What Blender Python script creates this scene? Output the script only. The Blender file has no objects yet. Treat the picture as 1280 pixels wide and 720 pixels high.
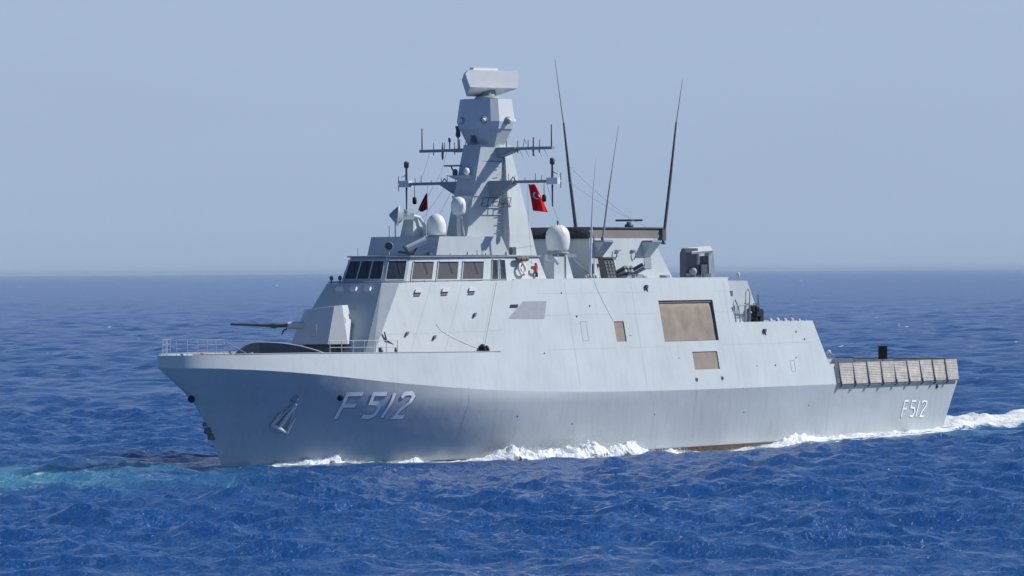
import bpy, math, random
import numpy as np
from mathutils import Vector, Matrix, noise as mnoise
C = bpy.context.scene.collection
scene = bpy.context.scene
R = math.radians
random.seed(7); rng = np.random.default_rng(11)

# ------------------------------------------------------------------ camera
F_PX = 5524.0
CAM_H = 14.0
cam_data = bpy.data.cameras.new('camera')
cam = bpy.data.objects.new('camera', cam_data); C.objects.link(cam)
cam_data.sensor_width = 36.0; cam_data.lens = 36.0 * F_PX / 1280.0
cam_data.clip_start = 1.0; cam_data.clip_end = 200000.0
pitch = math.atan((360 - 339.7) / F_PX)
cam.matrix_world = (Matrix.Translation((0, 0, CAM_H)) @ Matrix.Rotation(math.pi / 2 - pitch, 4, 'X')
                    @ Matrix.Rotation(-R(0.37), 4, 'Z'))
scene.camera = cam

# ------------------------------------------------------------------ sky, sun, exposure
SUN_AZ, SUN_EL = R(79), R(41)                # azimuth clockwise from +Y (camera looks along +Y)
sun_dir = Vector((math.sin(SUN_AZ) * math.cos(SUN_EL), math.cos(SUN_AZ) * math.cos(SUN_EL), math.sin(SUN_EL)))
world = bpy.data.worlds.new('World'); scene.world = world; world.use_nodes = True
nt = world.node_tree; nt.nodes.clear()
wo = nt.nodes.new('ShaderNodeOutputWorld'); bg = nt.nodes.new('ShaderNodeBackground')
sky = nt.nodes.new('ShaderNodeTexSky'); sky.sky_type = 'NISHITA'; sky.sun_disc = False
sky.sun_elevation = SUN_EL; sky.sun_rotation = SUN_AZ
sky.air_density = 1.0; sky.dust_density = 0.8; sky.ozone_density = 3.0; sky.altitude = 0
SKY_TINT = (0.80, 0.96, 1.25, 1)
tint = nt.nodes.new('ShaderNodeMix'); tint.data_type = 'RGBA'; tint.blend_type = 'MULTIPLY'
tint.inputs[0].default_value = 1.0; tint.inputs[7].default_value = SKY_TINT
nt.links.new(sky.outputs[0], tint.inputs[6])
BG = 0.06
# the hazy band of air low over the sea: pale blue, thinning upwards
tcw = nt.nodes.new('ShaderNodeTexCoord'); sx = nt.nodes.new('ShaderNodeSeparateXYZ'); nt.links.new(tcw.outputs['Generated'], sx.inputs[0])
rmp = nt.nodes.new('ShaderNodeValToRGB'); nt.links.new(sx.outputs[2], rmp.inputs[0])
HAZE_LO, HAZE_HI = (.358, .455, .615), (.385, .485, .665)
e = rmp.color_ramp.elements
e[0].position = 0.0; e[0].color = (*HAZE_LO, 1); e[1].position = .062; e[1].color = (*HAZE_HI, 1)
e3 = rmp.color_ramp.elements.new(.2); e3.color = (.17, .29, .56, 1)
sc_h = nt.nodes.new('ShaderNodeVectorMath'); sc_h.operation = 'SCALE'; sc_h.inputs['Scale'].default_value = 1 / BG
# uneven haze: faint, wide drifts in its brightness
hm_ = nt.nodes.new('ShaderNodeMapping'); hm_.inputs['Scale'].default_value = (5, 5, 38); nt.links.new(tcw.outputs['Generated'], hm_.inputs[0])
hn_ = nt.nodes.new('ShaderNodeTexNoise'); hn_.inputs['Scale'].default_value = 1.6; hn_.inputs['Detail'].default_value = 3; nt.links.new(hm_.outputs[0], hn_.inputs[0])
hr_ = nt.nodes.new('ShaderNodeMapRange'); hr_.inputs[1].default_value = .3; hr_.inputs[2].default_value = .7; hr_.inputs[3].default_value = .98; hr_.inputs[4].default_value = 1.02; nt.links.new(hn_.outputs[0], hr_.inputs[0])
hs_ = nt.nodes.new('ShaderNodeVectorMath'); hs_.operation = 'SCALE'; nt.links.new(rmp.outputs[0], hs_.inputs[0]); nt.links.new(hr_.outputs[0], hs_.inputs['Scale'])
nt.links.new(hs_.outputs[0], sc_h.inputs[0])
mh = nt.nodes.new('ShaderNodeMapRange'); mh.inputs[1].default_value = .2; mh.inputs[2].default_value = .42; mh.inputs[3].default_value = 1.0; mh.inputs[4].default_value = 0.0
nt.links.new(sx.outputs[2], mh.inputs[0])
mix = nt.nodes.new('ShaderNodeMix'); mix.data_type = 'RGBA'; nt.links.new(mh.outputs[0], mix.inputs[0])
nt.links.new(tint.outputs[2], mix.inputs[6]); nt.links.new(sc_h.outputs[0], mix.inputs[7]); nt.links.new(mix.outputs[2], bg.inputs[0])
bg.inputs[1].default_value = BG
nt.links.new(bg.outputs[0], wo.inputs[0])
sl = bpy.data.lights.new('sun', 'SUN'); sl.energy = 4.5; sl.angle = R(0.6); sl.color = (1.0, 0.965, 0.91)
so = bpy.data.objects.new('sun', sl); C.objects.link(so)
so.rotation_euler = sun_dir.to_track_quat('Z', 'Y').to_euler()
scene.view_settings.view_transform = 'Standard'; scene.view_settings.look = 'None'
scene.view_settings.exposure = 0.0; scene.view_settings.gamma = 1.0
scene.view_settings.use_curve_mapping = False

# ------------------------------------------------------------------ materials
def mat(name, col, rough=.5, spec=.5, metal=0.0, var=0.0, vscale=1.0, stretch=(1, 1, 1), streak=0.0, bump=0.0, bscale=2.0):
    m = bpy.data.materials.new(name); m.use_nodes = True
    n = m.node_tree; b = n.nodes['Principled BSDF']
    b.inputs['Roughness'].default_value = rough; b.inputs['Metallic'].default_value = metal
    b.inputs['Specular IOR Level'].default_value = spec
    b.inputs['Base Color'].default_value = (*col, 1)
    if var or streak or bump:
        tc = n.nodes.new('ShaderNodeTexCoord')
        mp = n.nodes.new('ShaderNodeMapping'); mp.inputs['Scale'].default_value = stretch
        n.links.new(tc.outputs['Object'], mp.inputs[0])
    if var:
        nz = n.nodes.new('ShaderNodeTexNoise'); nz.inputs['Scale'].default_value = vscale; nz.inputs['Detail'].default_value = 6
        n.links.new(mp.outputs[0], nz.inputs[0])
        mr = n.nodes.new('ShaderNodeMapRange'); mr.inputs[1].default_value = .3; mr.inputs[2].default_value = .7
        mr.inputs[3].default_value = 1 - var; mr.inputs[4].default_value = 1 + var
        n.links.new(nz.outputs[0], mr.inputs[0])
        last = mr.outputs[0]
        if streak:   # rain and rust streaks running down the plates
            mp2 = n.nodes.new('ShaderNodeMapping'); mp2.inputs['Scale'].default_value = (2.2, 2.2, .12)
            n.links.new(tc.outputs['Object'], mp2.inputs[0])
            n2 = n.nodes.new('ShaderNodeTexNoise'); n2.inputs['Scale'].default_value = 1.0; n2.inputs['Detail'].default_value = 4
            n.links.new(mp2.outputs[0], n2.inputs[0])
            m2 = n.nodes.new('ShaderNodeMapRange'); m2.inputs[1].default_value = .5; m2.inputs[2].default_value = .8
            m2.inputs[3].default_value = 1; m2.inputs[4].default_value = 1 - streak
            n.links.new(n2.outputs[0], m2.inputs[0])
            mm = n.nodes.new('ShaderNodeMath'); mm.operation = 'MULTIPLY'
            n.links.new(last, mm.inputs[0]); n.links.new(m2.outputs[0], mm.inputs[1]); last = mm.outputs[0]
        vm = n.nodes.new('ShaderNodeVectorMath'); vm.operation = 'SCALE'; vm.inputs[0].default_value = col
        n.links.new(last, vm.inputs['Scale']); n.links.new(vm.outputs[0], b.inputs['Base Color'])
    if bump:
        nb = n.nodes.new('ShaderNodeTexNoise'); nb.inputs['Scale'].default_value = bscale; nb.inputs['Detail'].default_value = 2
        n.links.new(tc.outputs['Object'], nb.inputs[0])
        bp = n.nodes.new('ShaderNodeBump'); bp.inputs['Strength'].default_value = 1; bp.inputs['Distance'].default_value = bump
        n.links.new(nb.outputs[0], bp.inputs['Height']); n.links.new(bp.outputs[0], b.inputs['Normal'])
    return m

M = {}
M['paint'] = mat('naval_grey_paint', (.52, .575, .59), .5, .35, var=.055, vscale=.35, streak=.09, bump=.012, bscale=.8)
M['hull'] = mat('hull_grey_paint', (.435, .48, .505), .45, .4, var=.07, vscale=.25, stretch=(.6, .6, 1), streak=.12, bump=.03, bscale=.7)
M['pale'] = mat('pale_grey_paint', (.60, .64, .66), .5, .35, var=.03, vscale=.8)
M['radome'] = mat('radome_white', (.74, .76, .75), .45, .4, var=.03, vscale=1.5)
M['white'] = mat('white_paint', (.78, .79, .78), .5, .4, var=.03, vscale=2)
M['midgrey'] = mat('mid_grey_paint', (.30, .33, .36), .55, .35, var=.06, vscale=2)
M['darkgrey'] = mat('dark_grey_steel', (.10, .115, .14), .55, .35, var=.1, vscale=2)
M['black'] = mat('black_rubber', (.018, .02, .025), .6, .3, var=.1, vscale=3)
M['deck'] = mat('deck_coating', (.14, .155, .17), .85, .2, var=.12, vscale=1.5)
M['boot'] = mat('fouled_boot_topping', (.10, .075, .055), .8, .2, var=.35, vscale=3)
M['tan'] = mat('tan_canvas_screen', (.31, .265, .22), .85, .15, var=.13, vscale=1.2, bump=.03, bscale=1.0)
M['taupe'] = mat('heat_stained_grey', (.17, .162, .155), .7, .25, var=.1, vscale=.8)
M['net'] = mat('net_slats', (.72, .67, .60), .75, .2, var=.2, vscale=1.6)
M['glass'] = mat('bridge_glass', (.04, .05, .065), .16, .6, var=.3, vscale=1.3)
M['glass_sun'] = mat('sunlit_bridge_glass', (.10, .095, .095), .25, .5, var=.15, vscale=1)  # same glass, paler: sunlight on the side panes put into the colour
M['red'] = mat('red_flag_cloth', (.78, .018, .025), .8, .1, var=.06, vscale=3)
M['maroon'] = mat('maroon_flag_cloth', (.22, .012, .02), .85, .1, var=.1, vscale=3)
M['orange'] = mat('lifebuoy_red', (.55, .09, .07), .6, .3)
M['clothwhite'] = mat('white_cloth', (.8, .8, .8), .8, .1)
M['number'] = mat('pale_number_paint', (.92, .93, .93), .6, .3, var=.04, vscale=4)
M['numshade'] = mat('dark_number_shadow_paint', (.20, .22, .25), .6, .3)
M['seam'] = mat('weld_seam', (.44, .485, .50), .6, .3)
M['hullseam'] = mat('hull_weld_seam', (.42, .465, .49), .5, .3)
M['panel'] = mat('louvre_grey', (.31, .345, .38), .6, .3, var=.05, vscale=2)

EACH = {'handrail', 'sensor_platform', 'whip_tip', 'knee_bracket', 'rigging', 'junction_box', 'mooring_gear', 'capstan', 'deck_lamp', 'short_aerial',
        'bollard', 'aerial', 'yard_fitting', 'deck_fitting', 'stanchion', 'roof_fitting', 'ladder_rung', 'signal_lamp', 'dipole_antenna', 'camera_box', 'stem_fitting'}
# ------------------------------------------------------------------ mesh builder (ship frame: s aft, p port, z up)
class MB:
    def __init__(self): self.v = []; self.f = []; self.smooth = set()
    def add(self, vs, fs, smooth=False):
        o = len(self.v); self.v += [tuple(map(float, q)) for q in vs]
        for f in fs:
            if smooth: self.smooth.add(len(self.f))
            self.f.append(tuple(i + o for i in f))
        return self
    def loft(self, a, b, cap=True):                     # two polygons with the same count
        n = len(a); fs = [(i, (i + 1) % n, n + (i + 1) % n, n + i) for i in range(n)]
        if cap: fs += [tuple(range(n))[::-1], tuple(range(n, 2 * n))]
        return self.add(list(a) + list(b), fs)
    def box(self, c, d, rz=0.0):
        c = Vector(c); hx, hy, hz = d[0] / 2, d[1] / 2, d[2] / 2
        cs, sn = math.cos(rz), math.sin(rz)
        def q(x, y, z): return (c.x + x * cs - y * sn, c.y + x * sn + y * cs, c.z + z)
        return self.loft([q(-hx, -hy, -hz), q(hx, -hy, -hz), q(hx, hy, -hz), q(-hx, hy, -hz)],
                         [q(-hx, -hy, hz), q(hx, -hy, hz), q(hx, hy, hz), q(-hx, hy, hz)])
    def tube(self, pts, r, n=6, cap=True):
        pts = [Vector(p) for p in pts]; rs = r if isinstance(r, (list, tuple)) else [r] * len(pts)
        vs = []; prev = None
        for i, p in enumerate(pts):
            t = (pts[min(i + 1, len(pts) - 1)] - pts[max(i - 1, 0)]).normalized()
            a = prev if prev is not None else (Vector((0, 0, 1)) if abs(t.z) < .9 else Vector((1, 0, 0)))
            x = (a - t * a.dot(t)).normalized(); y = t.cross(x); prev = x
            vs += [p + (x * math.cos(2 * math.pi * k / n) + y * math.sin(2 * math.pi * k / n)) * rs[i] for k in range(n)]
        fs = [(i * n + k, i * n + (k + 1) % n, (i + 1) * n + (k + 1) % n, (i + 1) * n + k) for i in range(len(pts) - 1) for k in range(n)]
        self.add(vs, fs, smooth=True)
        if cap: self.add(vs[:n], [tuple(range(n))[::-1]]); self.add(vs[-n:], [tuple(range(n))])
        return self
    def lathe(self, c, prof, n=20, axis=None, smooth=True):
        ax = Vector(axis).normalized() if axis else Vector((0, 0, 1))
        x = (Vector((1, 0, 0)) if abs(ax.x) < .9 else Vector((0, 1, 0))); x = (x - ax * x.dot(ax)).normalized(); y = ax.cross(x)
        c = Vector(c); vs = []
        for r, h in prof:
            vs += [c + ax * h + (x * math.cos(2 * math.pi * k / n) + y * math.sin(2 * math.pi * k / n)) * max(r, 1e-4) for k in range(n)]
        fs = [(i * n + k, i * n + (k + 1) % n, (i + 1) * n + (k + 1) % n, (i + 1) * n + k) for i in range(len(prof) - 1) for k in range(n)]
        fs_c = [tuple(range(n))[::-1], tuple(range((len(prof) - 1) * n, len(prof) * n))]
        self.add(vs, fs, smooth); o = len(self.v) - len(vs)
        for f in fs_c: self.f.append(tuple(i + o for i in f))
        return self
    def quad(self, a, b, c, d): return self.add([a, b, c, d], [(0, 1, 2, 3)])
    def grid(self, rows, smooth=True):
        m = len(rows[0]); vs = [q for r in rows for q in r]
        fs = [(i * m + j, i * m + j + 1, (i + 1) * m + j + 1, (i + 1) * m + j) for i in range(len(rows) - 1) for j in range(m - 1)]
        return self.add(vs, fs, smooth)
    def clusters(self, gap=.02):
        # separate pieces: faces that share vertices, then pieces that touch
        par = list(range(len(self.v)))
        def find(a):
            while par[a] != a: par[a] = par[par[a]]; a = par[a]
            return a
        for f in self.f:
            for i in f[1:]: par[find(i)] = find(f[0])
        key = {}
        for i, (x, y, z) in enumerate(self.v):
            k = (round(x, 3), round(y, 3), round(z, 3))
            if k in key: par[find(i)] = find(key[k])
            else: key[k] = i
        isl = {}
        for i in range(len(self.v)): isl.setdefault(find(i), []).append(i)
        bb = []
        for k, ids in isl.items():
            a = np.array([self.v[i] for i in ids]); bb.append([a.min(0) - gap, a.max(0) + gap, {k}])
        ch = True
        while ch:
            ch = False
            for i in range(len(bb)):
                for j in range(len(bb) - 1, i, -1):
                    if (bb[i][0] <= bb[j][1]).all() and (bb[j][0] <= bb[i][1]).all():
                        bb[i] = [np.minimum(bb[i][0], bb[j][0]), np.maximum(bb[i][1], bb[j][1]), bb[i][2] | bb[j][2]]; del bb[j]; ch = True
        out = []
        for _, _, ks in bb:
            mp = {}; s = MB()
            for fi, f in enumerate(self.f):
                if find(f[0]) in ks:
                    g = []
                    for i in f:
                        if i not in mp: mp[i] = len(s.v); s.v.append(self.v[i])
                        g.append(mp[i])
                    if fi in self.smooth: s.smooth.add(len(s.f))
                    s.f.append(tuple(g))
            out.append(s)
        return out
    def build(self, name, material, parent=None, weld=False, raw=False):
        if name in EACH:
            cl = self.clusters()
            if len(cl) > 1:
                for c in cl: o = c._build(name, material, parent, weld, raw)
                return o
        return self._build(name, material, parent, weld, raw)
    def _build(self, name, material, parent=None, weld=False, raw=False):
        me = bpy.data.meshes.new(name)
        vs = self.v if raw else [(s, -p, z) for s, p, z in self.v]
        me.from_pydata(vs, [], self.f); me.materials.append(M[material] if isinstance(material, str) else material)
        sm = [False] * len(me.polygons)
        for i in self.smooth:
            if i < len(sm): sm[i] = True
        me.polygons.foreach_set('use_smooth', sm)
        import bmesh
        bm = bmesh.new(); bm.from_mesh(me)
        if weld: bmesh.ops.remove_doubles(bm, verts=bm.verts, dist=.002)
        bmesh.ops.recalc_face_normals(bm, faces=bm.faces); bm.to_mesh(me); bm.free(); me.update()
        o = bpy.data.objects.new(name, me); C.objects.link(o)
        if parent: o.parent = parent
        return o
def tag(o, label=None, cat=None, group=None, kind=None):
    for k, v in (('label', label), ('category', cat), ('group', group), ('kind', kind)):
        if v: o[k] = v
    return o
def label(o, t): o['label'] = t; return o

# ------------------------------------------------------------------ ship placing
ALPHA = R(53.0)
P0 = Vector((-21.03, 319.58, 0.0))
SHIP_MW = Matrix.Translation(P0) @ Matrix.Rotation(ALPHA, 4, 'Z')
ship = bpy.data.objects.new('warship', None); C.objects.link(ship); ship.matrix_world = SHIP_MW
tag(ship, 'grey naval corvette numbered F 512 steaming across the open blue sea', 'warship')
def placed(o):                                          # top-level things that hang or rest on the ship
    o.matrix_world = SHIP_MW @ o.matrix_world; return o

def interp(t, tab):
    if t <= tab[0][0]: return tab[0][1]
    for (a, b), (c, d) in zip(tab, tab[1:]):
        if t <= c: return b + (d - b) * (t - a) / (c - a)
    return tab[-1][1]
ZK = [(-6.7, 7.32), (-2.65, 7.21), (1.5, 6.95), (6.6, 6.48), (12.4, 5.84), (21.4, 5.15), (31, 4.72), (42, 4.5), (53, 4.41), (65, 4.39), (92, 4.3)]
def zk(s): return sum(interp(s + d, ZK) for d in (-3, -1.5, 0, 1.5, 3)) / 5 if s > -3 else interp(s, ZK)
TIP = -6.35
STEM = [(-4, 4.0), (-1, .6), (0, 0), (2.4, -1.35), (4.6, -2.75), (5.8, -4.3), (7.32, TIP), (8.3, TIP - .1)]
def stem(z): return interp(z, STEM)
def lerp(a, b, t): return a + (b - a) * t
def bulge(z):
    if z < 0: return 6.5 * math.sqrt(max(0.02, 1 - (z / -4.2) ** 2))
    if z < 4.4: return 6.5 + .7 * z / 4.4
    return 7.2 - (z - 4.4) * .19
def hb(s, z):
    t = min(1, max(0, z / 7.3)); L = lerp(43, 28, t ** .6); n = lerp(1.9, 2.5, t); m = lerp(1.0, .62, t ** 1.15)
    x = min((s - stem(z)) / L, 1)
    if x <= 0: return 0.0
    b = bulge(z) * (1 - (1 - x) ** n) ** m
    if 14 < s and t > 0:
        w1 = min(1, (s - 14) / 10.8); w1 = w1 * w1 * (3 - 2 * w1); w2 = min(1, z / zk(s)) ** 1.5
        b = lerp(b, bulge(z), w1 * w2)
    if s > 70: b *= 1 - .09 * ((s - 70) / 21) ** 2
    return b
def side(s, z):
    k = zk(s)
    return hb(s, z) if z <= k else hb(s, k) - (z - k) * .19
DECK_Z = lambda s: interp(s, [(-6.9, 8.2), (4, 8.15), (13, 8.03), (26, 7.9)])

# stations crowd together at the round nose
stations = [0, .02, .08, .18, .35, .6, .9, 1.4, 2, 2.8, 3.8, 5, 6.5, 8.5, 11, 14, 17, 20, 23, 26, 29, 32]
def hull_rows(sign):
    rows = []
    fr = [-.8, -.45, -.2, 0, .12, .25, .4, .55, .7, .82, .92, 1.0]
    def row(sf):
        out = []
        for t in fr:
            zz = t * 3.5 if t < 0 else None
            s = sf
            for _ in range(3):
                z = zz if zz is not None else t * zk(s)
                z0 = stem(z)
                # blend from the raked stem to vertical stations
                s = sf + (z0 - TIP) * max(0, 1 - (sf - TIP) / 30)
            out.append((s, sign * side(s, z), z))
        return out
    for d in stations: rows.append(row(TIP + d))
    for s in list(np.arange(28, 89.1, 3.0)): rows.append(row(s))
    last = []
    for t in fr:
        z = t * 3.5 if t < 0 else t * zk(91)
        s = 89.3 + 2.1 * max(z, 0) / 4.3
        last.append((s, sign * side(s, z), z))
    rows.append(last)
    return rows
hb_mesh = MB()
hr = hull_rows(1); hl = hull_rows(-1)
hb_mesh.grid(hr); hb_mesh.grid([r[::-1] for r in hl])
n_t = len(hr[-1])
hb_mesh.add(hr[-1] + hl[-1][::-1], [tuple(range(2 * n_t))])          # transom
hull = hb_mesh.build('hull', 'hull', ship, weld=True)

# bow bulwark strip: knuckle to deck edge, and its deck
bul = MB(); dk = MB()
strip_s = [TIP + d for d in stations if TIP + d < 24.6] + [24.8]
strip_s = sorted(set(strip_s))
for sg in (1, -1):
    a = []; b = []; c = []
    for s in strip_s:
        k = zk(s); p = side(s, k); zt = DECK_Z(s)
        top = max(0.0, p - (zt - k) * .19 * min(1, (s - TIP) / 2))
        s2 = s - .15 * max(0, 1 - (s - TIP) / 3)
        a.append((s, sg * p, k)); b.append((s2, sg * top, zt)); c.append((s2 + .12 * max(0, 1 - (s - TIP) / 3), sg * max(0, top - .12), zt))
    bul.grid([a, b]); bul.grid([b, c], smooth=False)
    d = [(q[0], q[1], q[2] - .3) for q in c]; bul.grid([c, d])
    if sg == 1: dport = d
    else: dstar = d
dk.grid([dport, dstar], smooth=False)
bul.build('bow_bulwark', 'paint', ship)
dk.build('foredeck', 'deck', ship)
# edge moulding of the foredeck (dark water way line)
wl = MB()
for sg in (1, -1):
    wl.tube([(s, sg * (side(s, zk(s)) - (DECK_Z(s) - zk(s)) * .19 - .02), DECK_Z(s) + .05) for s in strip_s if s > -5], .045, 5)
wl.build('deck_edge_pipe', 'midgrey', ship)

# ------------------------------------------------------------------ flush sides amidships with recesses
S0_top, S0_bot = (27.7, 13.35), (24.8, 7.9)
def sidep(z): return 7.2 - (z - 4.4) * .19
HOLES = [  # s0, s1, z0, z1, depth, kind
    (46.62, 54.28, 8.34, 11.62, 1.1, 'big'),
    (40.07, 41.42, 8.44, 10.04, .25, 'small'),
    (50.2, 53.74, 6.02, 7.46, .3, 'small'),
]
sup = MB()
zr = [None, 5.3, 6.02, 7.46, 7.9, 8.34, 8.44, 9.75, 10.04, 11.62, 13.35]
sr = [24.8, 27.7, 30, 34, 38, 40.07, 41.42, 44, 46.62, 50.2, 53.74, 54.28, 57.0]
def inhole(sa, sb, za, zb):
    for h in HOLES:
        if sa >= h[0] - .01 and sb <= h[1] + .01 and za >= h[2] - .01 and zb <= h[3] + .01: return True
    return False
def slant(s, z):      # the forward edge of the side leans aft as it rises
    if s == 24.8 and z > 7.9: return lerp(24.8, 27.7, (z - 7.9) / (13.35 - 7.9))
    if s == 27.7 : return max(27.7, lerp(24.8, 27.7, (z - 7.9) / 5.45) + .02)
    return s
for sg in (1, -1):
    for i in range(len(sr) - 1):
        for j in range(len(zr) - 1):
            za = zr[j]; zb = zr[j + 1]
            if inhole(sr[i], sr[i + 1], za or 0, zb): continue
            q = []
            for (s, z) in ((sr[i], za), (sr[i + 1], za), (sr[i + 1], zb), (sr[i], zb)):
                zz = zk(s) if z is None else z
                ss = slant(s, zz); pp = side(s, zk(s)) if z is None else sidep(zz) 
                if s == 24.8 and z is not None: pp = sidep(zz)
                q.append((ss, sg * pp, zz))
            if (Vector(q[2]) - Vector(q[3])).length < .03: q = [q[0], q[1], q[2]]
            sup.add(q, [tuple(range(len(q)))])
# aft lower part (hangar) s 57 .. 70
def col(s, z, sg): return (s, sg * (side(s, zk(s)) if z is None else sidep(z) * (side(s, zk(s)) / (7.2 - (zk(s) - 4.4) * .19))), zk(s) if z is None else z)
sl_ = [57.0, 60, 63, 66, 68.6]
for sg in (1, -1):
    zz = [None, 5.3, 6.07, 7.9, 9.75]
    for i in range(4):
        for j in range(4):
            sup.quad(col(sl_[i], zz[j], sg), col(sl_[i + 1], zz[j], sg), col(sl_[i + 1], zz[j + 1], sg), col(sl_[i], zz[j + 1], sg))
    sup.quad(col(68.6, 6.07, sg), col(70.05, 6.07, sg), col(69.1, 8.5, sg), col(68.6, 8.5, sg))
    sup.add([col(68.6, 8.5, sg), col(69.1, 8.5, sg), col(68.6, 9.75, sg)], [(0, 1, 2)])
    sup.quad(col(68.6, None, sg), col(70.9, None, sg), col(70.85, 6.07, sg), col(68.6, 6.07, sg))
    a = col(70.05, 6.07, sg); b = col(70.85, 6.07, sg); inn = lambda q: (q[0], q[1] - sg * .35, q[2])
    sup.quad(a, b, inn(b), inn(a)); sup.quad(b, col(70.9, None, sg), inn(col(70.9, None, sg)), inn(b))
    sup.quad(inn(a), inn(b), inn(col(70.9, None, sg)), inn(col(70.0, None, sg)))
# hangar roof, aft face, flight deck
pr = sidep(9.75)
sup.quad((57, pr, 9.75), (68.6, pr, 9.75), (68.6, -pr, 9.75), (57, -pr, 9.75))
sup.quad((68.6, pr, 9.75), (70.05, col(70.05, 6.07, 1)[1], 6.07), (70.05, -col(70.05, 6.07, 1)[1], 6.07), (68.6, -pr, 9.75))
sup.quad((70.05, 6.8, 6.07), (70.4, 6.8, 4.3), (70.4, -6.8, 4.3), (70.05, -6.8, 6.07))
# upper roof s 27..57 and deckhouse aft of it, inset behind the gun walkway
pu = sidep(13.35)
sup.add([(27.7, pu, 13.35), (57, pu, 13.35), (57, -pu, 13.35), (27.7, -pu, 13.35)], [(0, 1, 2, 3)])
sup.quad((57, pu, 13.35), (57, sidep(9.75), 9.75), (57, -sidep(9.75), 9.75), (57, -pu, 13.35))
sup.loft([(56.9, 5.3, 9.7), (62.2, 5.3, 9.7), (62.2, -5.3, 9.7), (56.9, -5.3, 9.7)],
         [(56.9, 5.25, 13.14), (60.2, 5.25, 13.14), (60.2, -5.25, 13.14), (56.9, -5.25, 13.14)])
# forward block: front, corner facets, diagonal facets
PU = 7.2 - (13.35 - 4.4) * .19
_A = Vector((16.3, 3.5, 13.2)); _n = (Vector((27.7, PU, 13.35)) - _A).cross(Vector((24.8, 7.2 - (7.9 - 4.4) * .19, 7.9)) - _A)
def dplane(s, z): return _A.y - (_n.x * (s - _A.x) + _n.z * (z - _A.z)) / _n.y
CB = (12.1, dplane(12.1, 7.75)); FB = (11.75, CB[1] - .55)
TB = [CB, FB, (FB[0], -FB[1]), (CB[0], -CB[1])]
TT = [(16.3, 3.5), (15.3, 2.6), (15.3, -2.6), (16.3, -3.5)]
bot = [(24.8, sidep(7.9), 7.9)] + [(s, p, 7.75) for s, p in TB] + [(24.8, -sidep(7.9), 7.9)]
top = [(27.7, pu, 13.35)] + [(s, p, 13.2) for s, p in TT] + [(27.7, -pu, 13.35)]
for i in range(5): sup.quad(bot[i], bot[i + 1], top[i + 1], top[i])
sup.add(top, [tuple(range(6))])
superstructure = sup.build('superstructure', 'paint', ship)
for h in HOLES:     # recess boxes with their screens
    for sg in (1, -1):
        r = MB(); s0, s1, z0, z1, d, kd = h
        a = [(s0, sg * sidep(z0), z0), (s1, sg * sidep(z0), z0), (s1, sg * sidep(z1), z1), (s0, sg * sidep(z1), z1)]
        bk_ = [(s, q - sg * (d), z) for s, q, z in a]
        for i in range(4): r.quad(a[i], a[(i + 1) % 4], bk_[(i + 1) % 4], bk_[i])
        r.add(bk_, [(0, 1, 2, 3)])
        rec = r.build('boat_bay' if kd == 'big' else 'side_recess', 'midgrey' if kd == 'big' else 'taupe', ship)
        c = MB()
        if kd == 'big':
            # canvas roller screen hanging inside the opening, its foot near the sill
            rows = []
            for i in range(13):
                t = i / 12; z = lerp(z0 + .03, z1 - .06, t)
                dep = .12 + .75 * max(0, (t - .84) / .16) ** 2 * .35 + .012 * math.sin(t * 9)
                rows.append([(lerp(s0 + .02, s1 - .28, u / 20), sg * (sidep(z) - dep - .015 * math.sin(u * .9 + t * 2) - .008 * math.sin(u * 2.3)), z) for u in range(21)])
            c.grid(rows); sc_ = c.build('canvas_screen', 'tan', rec)
            e = MB(); e.tube([(s0 + .05, sg * (sidep(z1) - .2), z1 - .14), (s1 - .1, sg * (sidep(z1) - .2), z1 - .14)], .11, 8)
            e.build('screen_roller', 'tan', rec)
        else:
            c.add([(s, q - sg * .07, z) for s, q, z in a], [(0, 1, 2, 3)]); c.build('canvas_screen', 'tan', rec)

# fittings flush on the side walls
def on_side(s, z, out=0.0): return (s, side(s, z) + out if z > zk(s) else side(s, z) + out, z)
def patch(pts, out=.012, nm='', mt='', parent=None, flip=1, n=6):
    m = MB(); (a, b, c, d) = pts; rows = []
    for i in range(n + 1):
        u = i / n; r = []
        for j in range(n + 1):
            v = j / n
            s = lerp(lerp(a[0], b[0], u), lerp(d[0], c[0], u), v); z = lerp(lerp(a[1], b[1], u), lerp(d[1], c[1], u), v)
            pp = (side(s, z) if z < zk(s) or s < 24.5 else sidep(z)) + out
            r.append((s, flip * pp, z))
        rows.append(r)
    m.grid(rows); return m.build(nm, mt, parent)
patch([(26.35, 10.42), (31.0, 10.36), (31.64, 11.72), (28.6, 11.72)], .014, 'exhaust_panel', 'panel', superstructure)
patch([(26.75, 11.25), (27.75, 11.25), (27.95, 11.5), (26.95, 11.5)], .03, 'vent_slot', 'black', superstructure)
for (s, z, r) in ((50.21, 5.25, .13), (53.87, 5.28, .13)):
    m = MB(); m.lathe((s, sidep(z) - .02, z), [(r + .06, 0), (r + .06, .05), (r, .06)], 14, axis=(0, 1, .2)); pf = m.build('side_light', 'midgrey', superstructure)
    g = MB(); g.lathe((s, sidep(z) + .035, z), [(r, 0), (r * .9, .012)], 14, axis=(0, 1, .2)); g.build('lamp_glass', 'black', pf)
for (s, z) in ((61.0, 8.9), (45.15, 12.62)):
    m = MB(); m.box((s, sidep(z) + .1, z + .12), (.22, .2, .28)); m.tube([(s + .1, sidep(z) + .05, z), (s + .2, sidep(z) + .05, z - .25)], .06, 6)
    m.build('flood_lamp', 'darkgrey', superstructure)
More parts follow.
